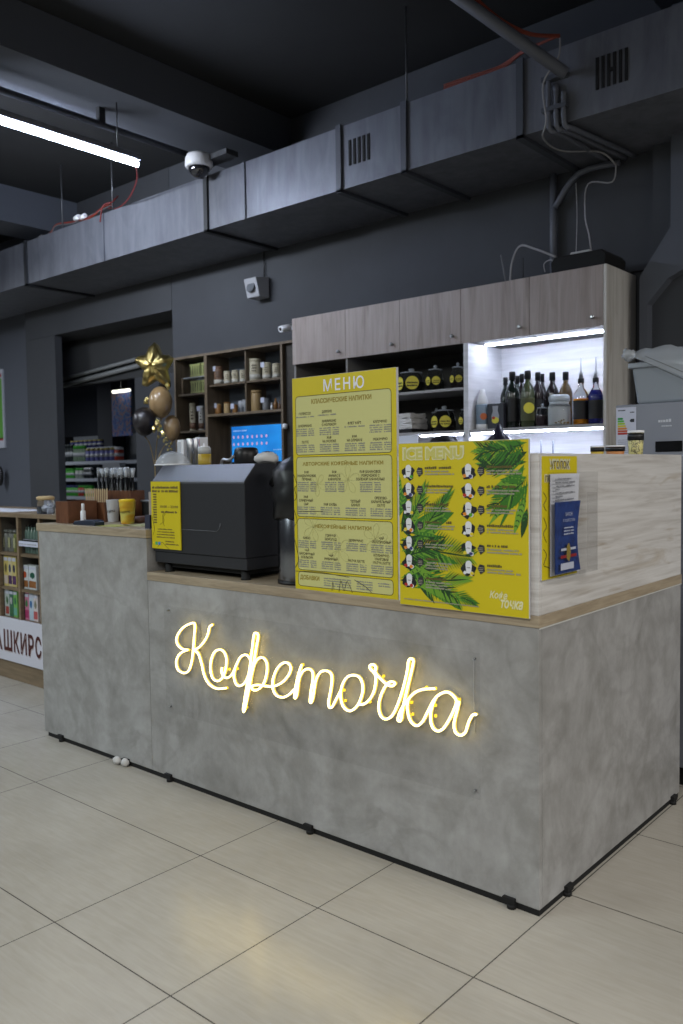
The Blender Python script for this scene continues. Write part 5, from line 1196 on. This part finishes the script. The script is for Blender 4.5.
for k in range(3):
    x = gx_((4, 9.8, 15)[k]); yj = GY+.04; t = thing('storage_jar', ('first', 'second', 'third')[k]+' grey-green jar in the top left bay of the case', 'jar', (x, yj, zr[2]), 'jars in the display case')
    obj('jar_body', lathe(nb(), (x, yj, zr[2]), [(.030, 0), (.031, .004), (.031, .12), (.027, .13)], 16), M('case_jar%d' % (k == 2), ((120, 122, 116), (120, 124, 60))[k == 2], .4), t)
    obj('jar_lid', lathe(nb(), (x, yj, zr[2]), [(.032, .131), (.032, .155)], 16), M('case_lid', (96, 98, 92), .4), t)
    obj('jar_label', B(x-.012, x+.018, yj-.0335, yj-.0315, zr[2]+.03, zr[2]+.1), M('case_label', (170, 170, 130), .5), t)
for r_ in range(2):
    for k in range(6):
        x = gx_(21.5+2.9*k); zz = zr[2] if r_ == 0 else zr[2]+.1; yj = GY+.03
        t = thing('glass_bottle', 'small clear-green bottle in the %s row of the top right bay' % ('lower' if r_ == 0 else 'upper'), 'bottle', (x, yj, zz), 'small bottles in the display case')
        obj('bottle_body', lathe(nb(), (x, yj, zz), [(.013, 0), (.015, .004), (.015, .05), (.007, .068), (.007, .082)], 12), M('bottle_pale', (110, 134, 124), .15), t)
        obj('cap', lathe(nb(), (x, yj, zz), [(.008, .0825), (.008, .094)], 10), blackm, t)
tag(obj('bottle_riser', B(xmid+.012, xr-.012, GY, GY+.07, zr[2]+.0945, zr[2]+.0995), M('goblet_glass')), 'thin clear riser under the upper row of small bottles', 'stand')
pt_ = obj('price_strip', B(xmid+.016, xr-.016, QY+.0, QY+.003, .955, .99), M('energy_paper')); tag(pt_, 'white price strip on the glass, top right bay of the case', 'price tag')
b = nb(); scrib(b, place_uv('y', (xmid+.025, QY-.0005, .967)), 0, 0, xr-xmid-.06, .007, R4); obj('strip_print', b, greyink, pt_)
tag(obj('orange_box', B(xl+.03, xl+.10, QY+.25, QY+.35, zr[2], zr[2]+.22), M('box_orange', (140, 96, 40), .6), bevel=.002), 'orange-brown box at the back of the top left bay', 'box')
tag(obj('paper_sheet', B(-5.6, -4.35, .55, .85, 1.18, 1.183), M('page_white')), 'white paper sheet lying on top of the display case', 'paper')
# jar with cork lid on the case
c = at(46, 514, y=.56); r = (c-CAM).dot(fw)*8.6/F
t = thing('cork_lid_jar', 'glass jar of small white bags with a cork lid on the display case', 'jar', (c.x, .56, 1.18))
h = at(46, 496, y=.56).z-1.18
obj('jar_body', lathe(nb(), (c.x, .56, 1.18), [(r*.93, 0), (r, .006), (r, h*.68), (r*.86, h*.78)], 20), glass, t)
obj('cork_lid', lathe(nb(), (c.x, .56, 1.18), [(r*.9, h*.785), (r, h*.8), (r*1.02, h*.94), (r*.8, h), (.01, h)], 20), M('cork', (178, 154, 112), .8), t)
b = nb()
for k in range(4): ball(b, (c.x+random.uniform(-r*.4, r*.4), .56+random.uniform(-r*.4, r*.4), 1.18+.02+h*.15*k), r*.42, r*.35, .02, 10, 6)
for v in b.verts: v.co += Vector([random.uniform(-.003, .003) for _ in range(3)])
obj('contents', b, M('tag_white'), t)

# ================================================================== BEYOND THE PASSAGE
fy = 5.0
fxa, fxb = at(60, 470, y=fy).x, at(131.5, 470, y=fy).x
FR = thing('drinks_shelf', 'far white shelf rack of drinks seen through the passage', 'shelf', ((fxa+fxb)/2, 5.2, 0))
obj('back_board', B(fxa-.3, fxb+.4, 5.45, 5.48, 0, 2.05), M('rack_back', (120, 124, 130), .6), FR)
fz_ = [at(62, 462, y=fy).z, at(62, 478.5, y=fy).z, at(62, 496, y=fy).z]
for i, z in enumerate(fz_):
    xe = fxb if i == 0 else fxb
    obj('shelf', B(fxa-.3, xe+.3, fy, 5.44, z-.05, z), M('rack_shelf', (170, 176, 186), .5), FR)
obj('side', B(fxa-.33, fxa-.3, fy, 5.45, 0, 2.05), blackm, FR); obj('side', B(fxb+.4, fxb+.43, fy, 5.45, 0, 2.05), blackm, FR)
def fcan(x, y, z, r, h, body, capm, label, grp):
    t = thing('drink_can', label, 'can', (x, y, z), grp)
    obj('can_body', lathe(nb(), (x, y, z), [(r*.9, 0), (r, .01), (r, h*.8)], 10), body, t); obj('can_lid', lathe(nb(), (x, y, z), [(r, h*.8+.0005), (r*.95, h*.97), (r*.8, h)], 10), capm, t)
    obj('can_band', lathe(nb(), (x, y, z), [(r+.001, h*.3), (r+.001, h*.55)], 10), M('band_white', (170, 174, 180), .5), t); return t
gl = M('can_green', (60, 150, 50), .4); nv = M('can_navy', (52, 56, 110), .4); lv_ = M('can_violet', (92, 96, 150), .4); rd = M('can_red', (170, 60, 40), .4); dg = M('can_dark', (36, 44, 46), .4); gd = M('cap_gold', (150, 140, 80), .4)
protos = {}
def row(px0, px1, n, z, h, body, capm, label, grp, y=fy+.06):
    x0, x1 = at(px0, 450, y=y).x, at(px1, 450, y=y).x; r = (x1-x0)/n*.46; first = None
    for k in range(n):
        x = x0+(x1-x0)*(k+.5)/n
        if first is None: first = fcan(x, y, z, r, h, body, capm, label, grp)
        else: dup(first, (x, y, z))
row(65, 74, 3, fz_[0], .28, dg, dg, 'dark can on the top shelf of the far rack, left group', 'far rack dark cans')
row(74, 86, 5, fz_[0], .25, M('can_grey', (110, 130, 110), .4), gl, 'green-lidded can on the top shelf of the far rack', 'far rack green-lidded cans')
row(87, 116, 6, fz_[0], .2, lv_, gd, 'violet tin with gold lid in the front row, top far shelf', 'far rack violet tins')
row(72, 104, 7, fz_[0]+.22, .12, nv, gd, 'navy tin of the upper stacked row, top far shelf', 'far rack stacked navy tins', y=fy+.2)
obj('riser', B(at(68, 450, y=fy+.2).x, at(118, 450, y=fy+.2).x, fy+.15, fy+.25, fz_[0]+.2, fz_[0]+.22), M('rack_shelf'), FR)
row(116, 122, 1, fz_[0], .2, rd, white, 'red and white tin at the right of the top far shelf', 'far rack red tins')
row(64, 74, 4, fz_[1], .16, gl, gl, 'green can on the middle far shelf, left group', 'far rack middle green cans')
row(76, 84, 2, fz_[1], .16, M('can_pale', (150, 160, 150), .4), gl, 'pale green-topped jar on the middle far shelf', 'far rack pale jars')
row(84, 92, 3, fz_[1], .17, dg, white, 'dark jar on the middle far shelf', 'far rack middle dark jars')
row(64, 78, 5, fz_[2], .17, gl, nv, 'green and navy can on the lowest visible far shelf', 'far rack low green cans')
row(78, 84, 2, fz_[2], .17, rd, gl, 'red can on the lowest visible far shelf', 'far rack low red cans')
row(84, 92, 3, fz_[2], .17, gl, gl, 'green can right of the red cans, lowest far shelf', 'far rack low right green cans')
t = tag(obj('patterned_banner', B(at(111.5, 400, y=4.7).x, at(130.5, 400, y=4.7).x, 4.7, 4.72, at(120, 436, y=4.7).z, at(120, 391, y=4.7).z),
    noise_mat('banner_pattern', [(.35, (40, 70, 160)), (.48, (70, 120, 190)), (.55, (176, 130, 100)), (.62, (50, 84, 176))], (1, 1, 1), 7, 2, .6, 2.5)), 'hanging blue and orange patterned banner beyond the passage', 'banner')
tag(obj('banner_rod', tube(nb(), [(t.location.x, 4.71, t.location.z+.75), (t.location.x, 4.71, 4.42)], .006, 6), MC['rod']), 'thin rod carrying the patterned banner', 'rod')
a, b_ = at(113, 392, y=4.6), at(129.5, 391.5, y=4.6)
t = thing('far_tube_lamp', 'short lit tube lamp above the patterned banner', 'lamp', ((a.x+b_.x)/2, 4.6, a.z))
obj('lit_tube', tube(nb(), [(a.x, 4.6, a.z), (b_.x, 4.6, a.z)], .022, 8), M('far_tube_light', (255, 255, 255), .4, emit=3, ecol=(235, 235, 220)), t)
obj('hanger', tube(nb(), [((a.x+b_.x)/2, 4.6, a.z), ((a.x+b_.x)/2, 4.6, 4.42)], .006, 6), MC['rod'], t)
c = at(121, 466, y=4.8)
tag(obj('pale_box', B(at(104, 470, y=4.9).x, at(121, 470, y=4.9).x, 4.88, 4.98, fz_[1]+.0, at(112, 463, y=4.9).z), M('box_whitegrey', (150, 154, 160), .5)), 'pale box front with a tiny warning mark at the far rack', 'box')
# poster and hose on the left wall
p0, p1 = at(-14, 373, y=3.09), at(3.2, 369, y=3.09); pz0 = at(3, 448, y=3.09).z
t = thing('wall_poster', 'white poster with green and red border cut by the left picture edge', 'poster', ((p0.x+p1.x)/2, 3.09, pz0))
obj('poster_sheet', B(p0.x, p1.x, 3.075, 3.098, pz0, p1.z), M('poster_white', (176, 180, 190), .5), t)
b = nb(); bx(b, p1.x-.12, p1.x-.03, 3.072, 3.0745, pz0+.12, p1.z-.12); obj('green_border', b, M('poster_green', (90, 150, 60), .5), t)
b = nb(); bx(b, p0.x, p1.x-.03, 3.072, 3.0745, p1.z-.1, p1.z-.06); bx(b, p0.x, p1.x-.03, 3.072, 3.0745, pz0+.1, pz0+.13); obj('red_border', b, M('poster_red', (150, 60, 66), .5), t)
tag(obj('hanging_bag', ball(nb(), at(0, 476, y=3.0), .06, .04, .13, 14, 8), black), 'dark rounded object hanging at the left picture edge', 'bag')

# ------------------------------------------------------------------ balloons
by = 2.25
gold = M('gold_foil', (214, 194, 126), .3, 1); brnb = M('balloon_brown', (146, 120, 84), .3, coat=.4); blkb = M('balloon_black', (36, 32, 33), .35, coat=.3)
def knotpt(px, py): return at(px, py, y=by)
def balloon(px, py, rx, rz, mt, label, y=by, kn=True):
    c = at(px, py, y=y); dep = (c-CAM).dot(fw); R = rx*dep/F; Z = rz*dep/F
    t = thing('balloon', label, 'balloon', (c.x, y, c.z-Z), 'balloon bunch by the jar shelf')
    prof = [(max(.003, R*math.sin(a)*(1-.12*(a/math.pi)**3)), -Z*1.0*math.cos(math.pi-a) if False else Z*math.cos(a)) for a in [i*math.pi/16 for i in range(1, 16)]]
    obj('balloon_skin', lathe(nb(), c, prof[::-1], 24), mt, t)
    obj('knot', lathe(nb(), (c.x, c.y, c.z-Z-.012), [(.016, 0), (.006, .012), (.012, .022)], 10), mt, t); return c, Z
c1, Z1 = balloon(160.5, 402.5, 11.8, 16, brnb, 'brown-gold round balloon under the foil star')
c2, Z2 = balloon(144.5, 421.5, 12, 14.5, blkb, 'black round balloon at the left of the bunch', y=by-.14)
c3, Z3 = balloon(172, 428, 8.5, 13, brnb, 'tan balloon half hidden behind the jar shelf edge', y=by+.12)
c4, Z4 = balloon(165, 384.5, 6, 7, blkb, 'small dark balloon tucked between star and brown balloon', y=by+.14)
# foil star
cs = at(154.5, 366, y=by-.02); dep = (cs-CAM).dot(fw); k_ = dep/F
t = thing('foil_star_balloon', 'crinkled gold foil star balloon at the top of the bunch', 'balloon', (cs.x, cs.y, cs.z-.3))
outl = [(-20, 6.5), (-17, 9.5), (-8, 11.5), (-4, 19), (1, 23.5), (5, 20), (8.5, 11), (15, 10.5), (19.5, 7.5), (18, 3.5), (13, -4), (15.5, -15), (13.5, -20), (9, -19), (1.5, -14.5), (-8, -20.5), (-12.5, -19.5), (-12, -14), (-10, -5), (-18, 2.5)]
ru = Vector((.79, .61, 0)).normalized(); nu = Vector((.61, -.79, 0)).normalized()
b = nb(); levels = [(1, 0), (.95, .035), (.84, .065), (.6, .10), (.3, .115), (.1, .12)]; fr, bk = [], []
R6 = random.Random(8)
def sub(o):
    out = []
    for i in range(len(o)):
        a, c_ = Vector(o[i]), Vector(o[(i+1) % len(o)])
        for j in range(2): out.append(a.lerp(c_, j/2))
    return out
so = sub(outl); n = len(so)
for s_ in (1, -1):
    rings = []
    for f_, d_ in levels:
        rings.append([b.verts.new(cs+ru*(p.x*f_*k_)+Vector((0, 0, p.y*f_*k_))+nu*(s_*(d_*(1+R6.uniform(-.22, .22)) if d_ else .002))) for p in so])
    for p, q_ in zip(rings, rings[1:]):
        for i in range(n): f0 = b.faces.new((p[i], p[(i+1) % n], q_[(i+1) % n], q_[i])); f0.smooth = True
    b.faces.new(rings[-1])
    (fr if s_ > 0 else bk).append(rings[0])
for i in range(n): b.faces.new((fr[0][i], fr[0][(i+1) % n], bk[0][(i+1) % n], bk[0][i]))
obj('foil', b, gold, t)
b = nb()
for px, py in ((146, 401), (157, 423), (160, 428), (163, 434), (154, 429), (168, 387)):
    c = at(px, py, y=by-.2); ball(b, c, .022, .018, .03, 6, 4)
for v in b.verts: v.co += Vector([R6.uniform(-.01, .01) for _ in range(3)])
for f_ in b.faces: f_.smooth = False
tag(obj('foil_tassel', b, gold), 'bits of crinkled gold foil tied between the balloons', 'tassel', kind='stuff')
b = nb()
jn = Vector((-4.95, by-.02, 1.5))
for c, Z in ((c1, Z1), (c2, Z2), (c3, Z3)): tube(b, smooth_pts([c-Vector((0, 0, Z+.01)), (c+jn)/2, jn], 5), .003, 5)
tube(b, [jn, (jn.x, jn.y, .12)], .003, 5)
tag(obj('balloon_ribbon', b, M('ribbon_gold', (150, 124, 60), .4)), 'thin gold ribbons hanging below the balloon bunch', 'ribbon')
b = nb(); R7 = random.Random(2)
for k in range(12): c = at(158+R7.uniform(0, 14), 436+R7.uniform(0, 14), y=by-.05); ball(b, c, .012, .012, .012, 5, 4)
tag(obj('ribbon_curl', b, gold), 'small gold curls and sequins at the ribbon under the balloons', 'ribbon', kind='stuff')
tag(obj('balloon_weight', lathe(nb(), (jn.x, jn.y, 0), [(.07, 0), (.075, .02), (.05, .11), (.01, .125)], 16), gold), 'gold weight on the floor holding the balloon ribbons', 'weight')
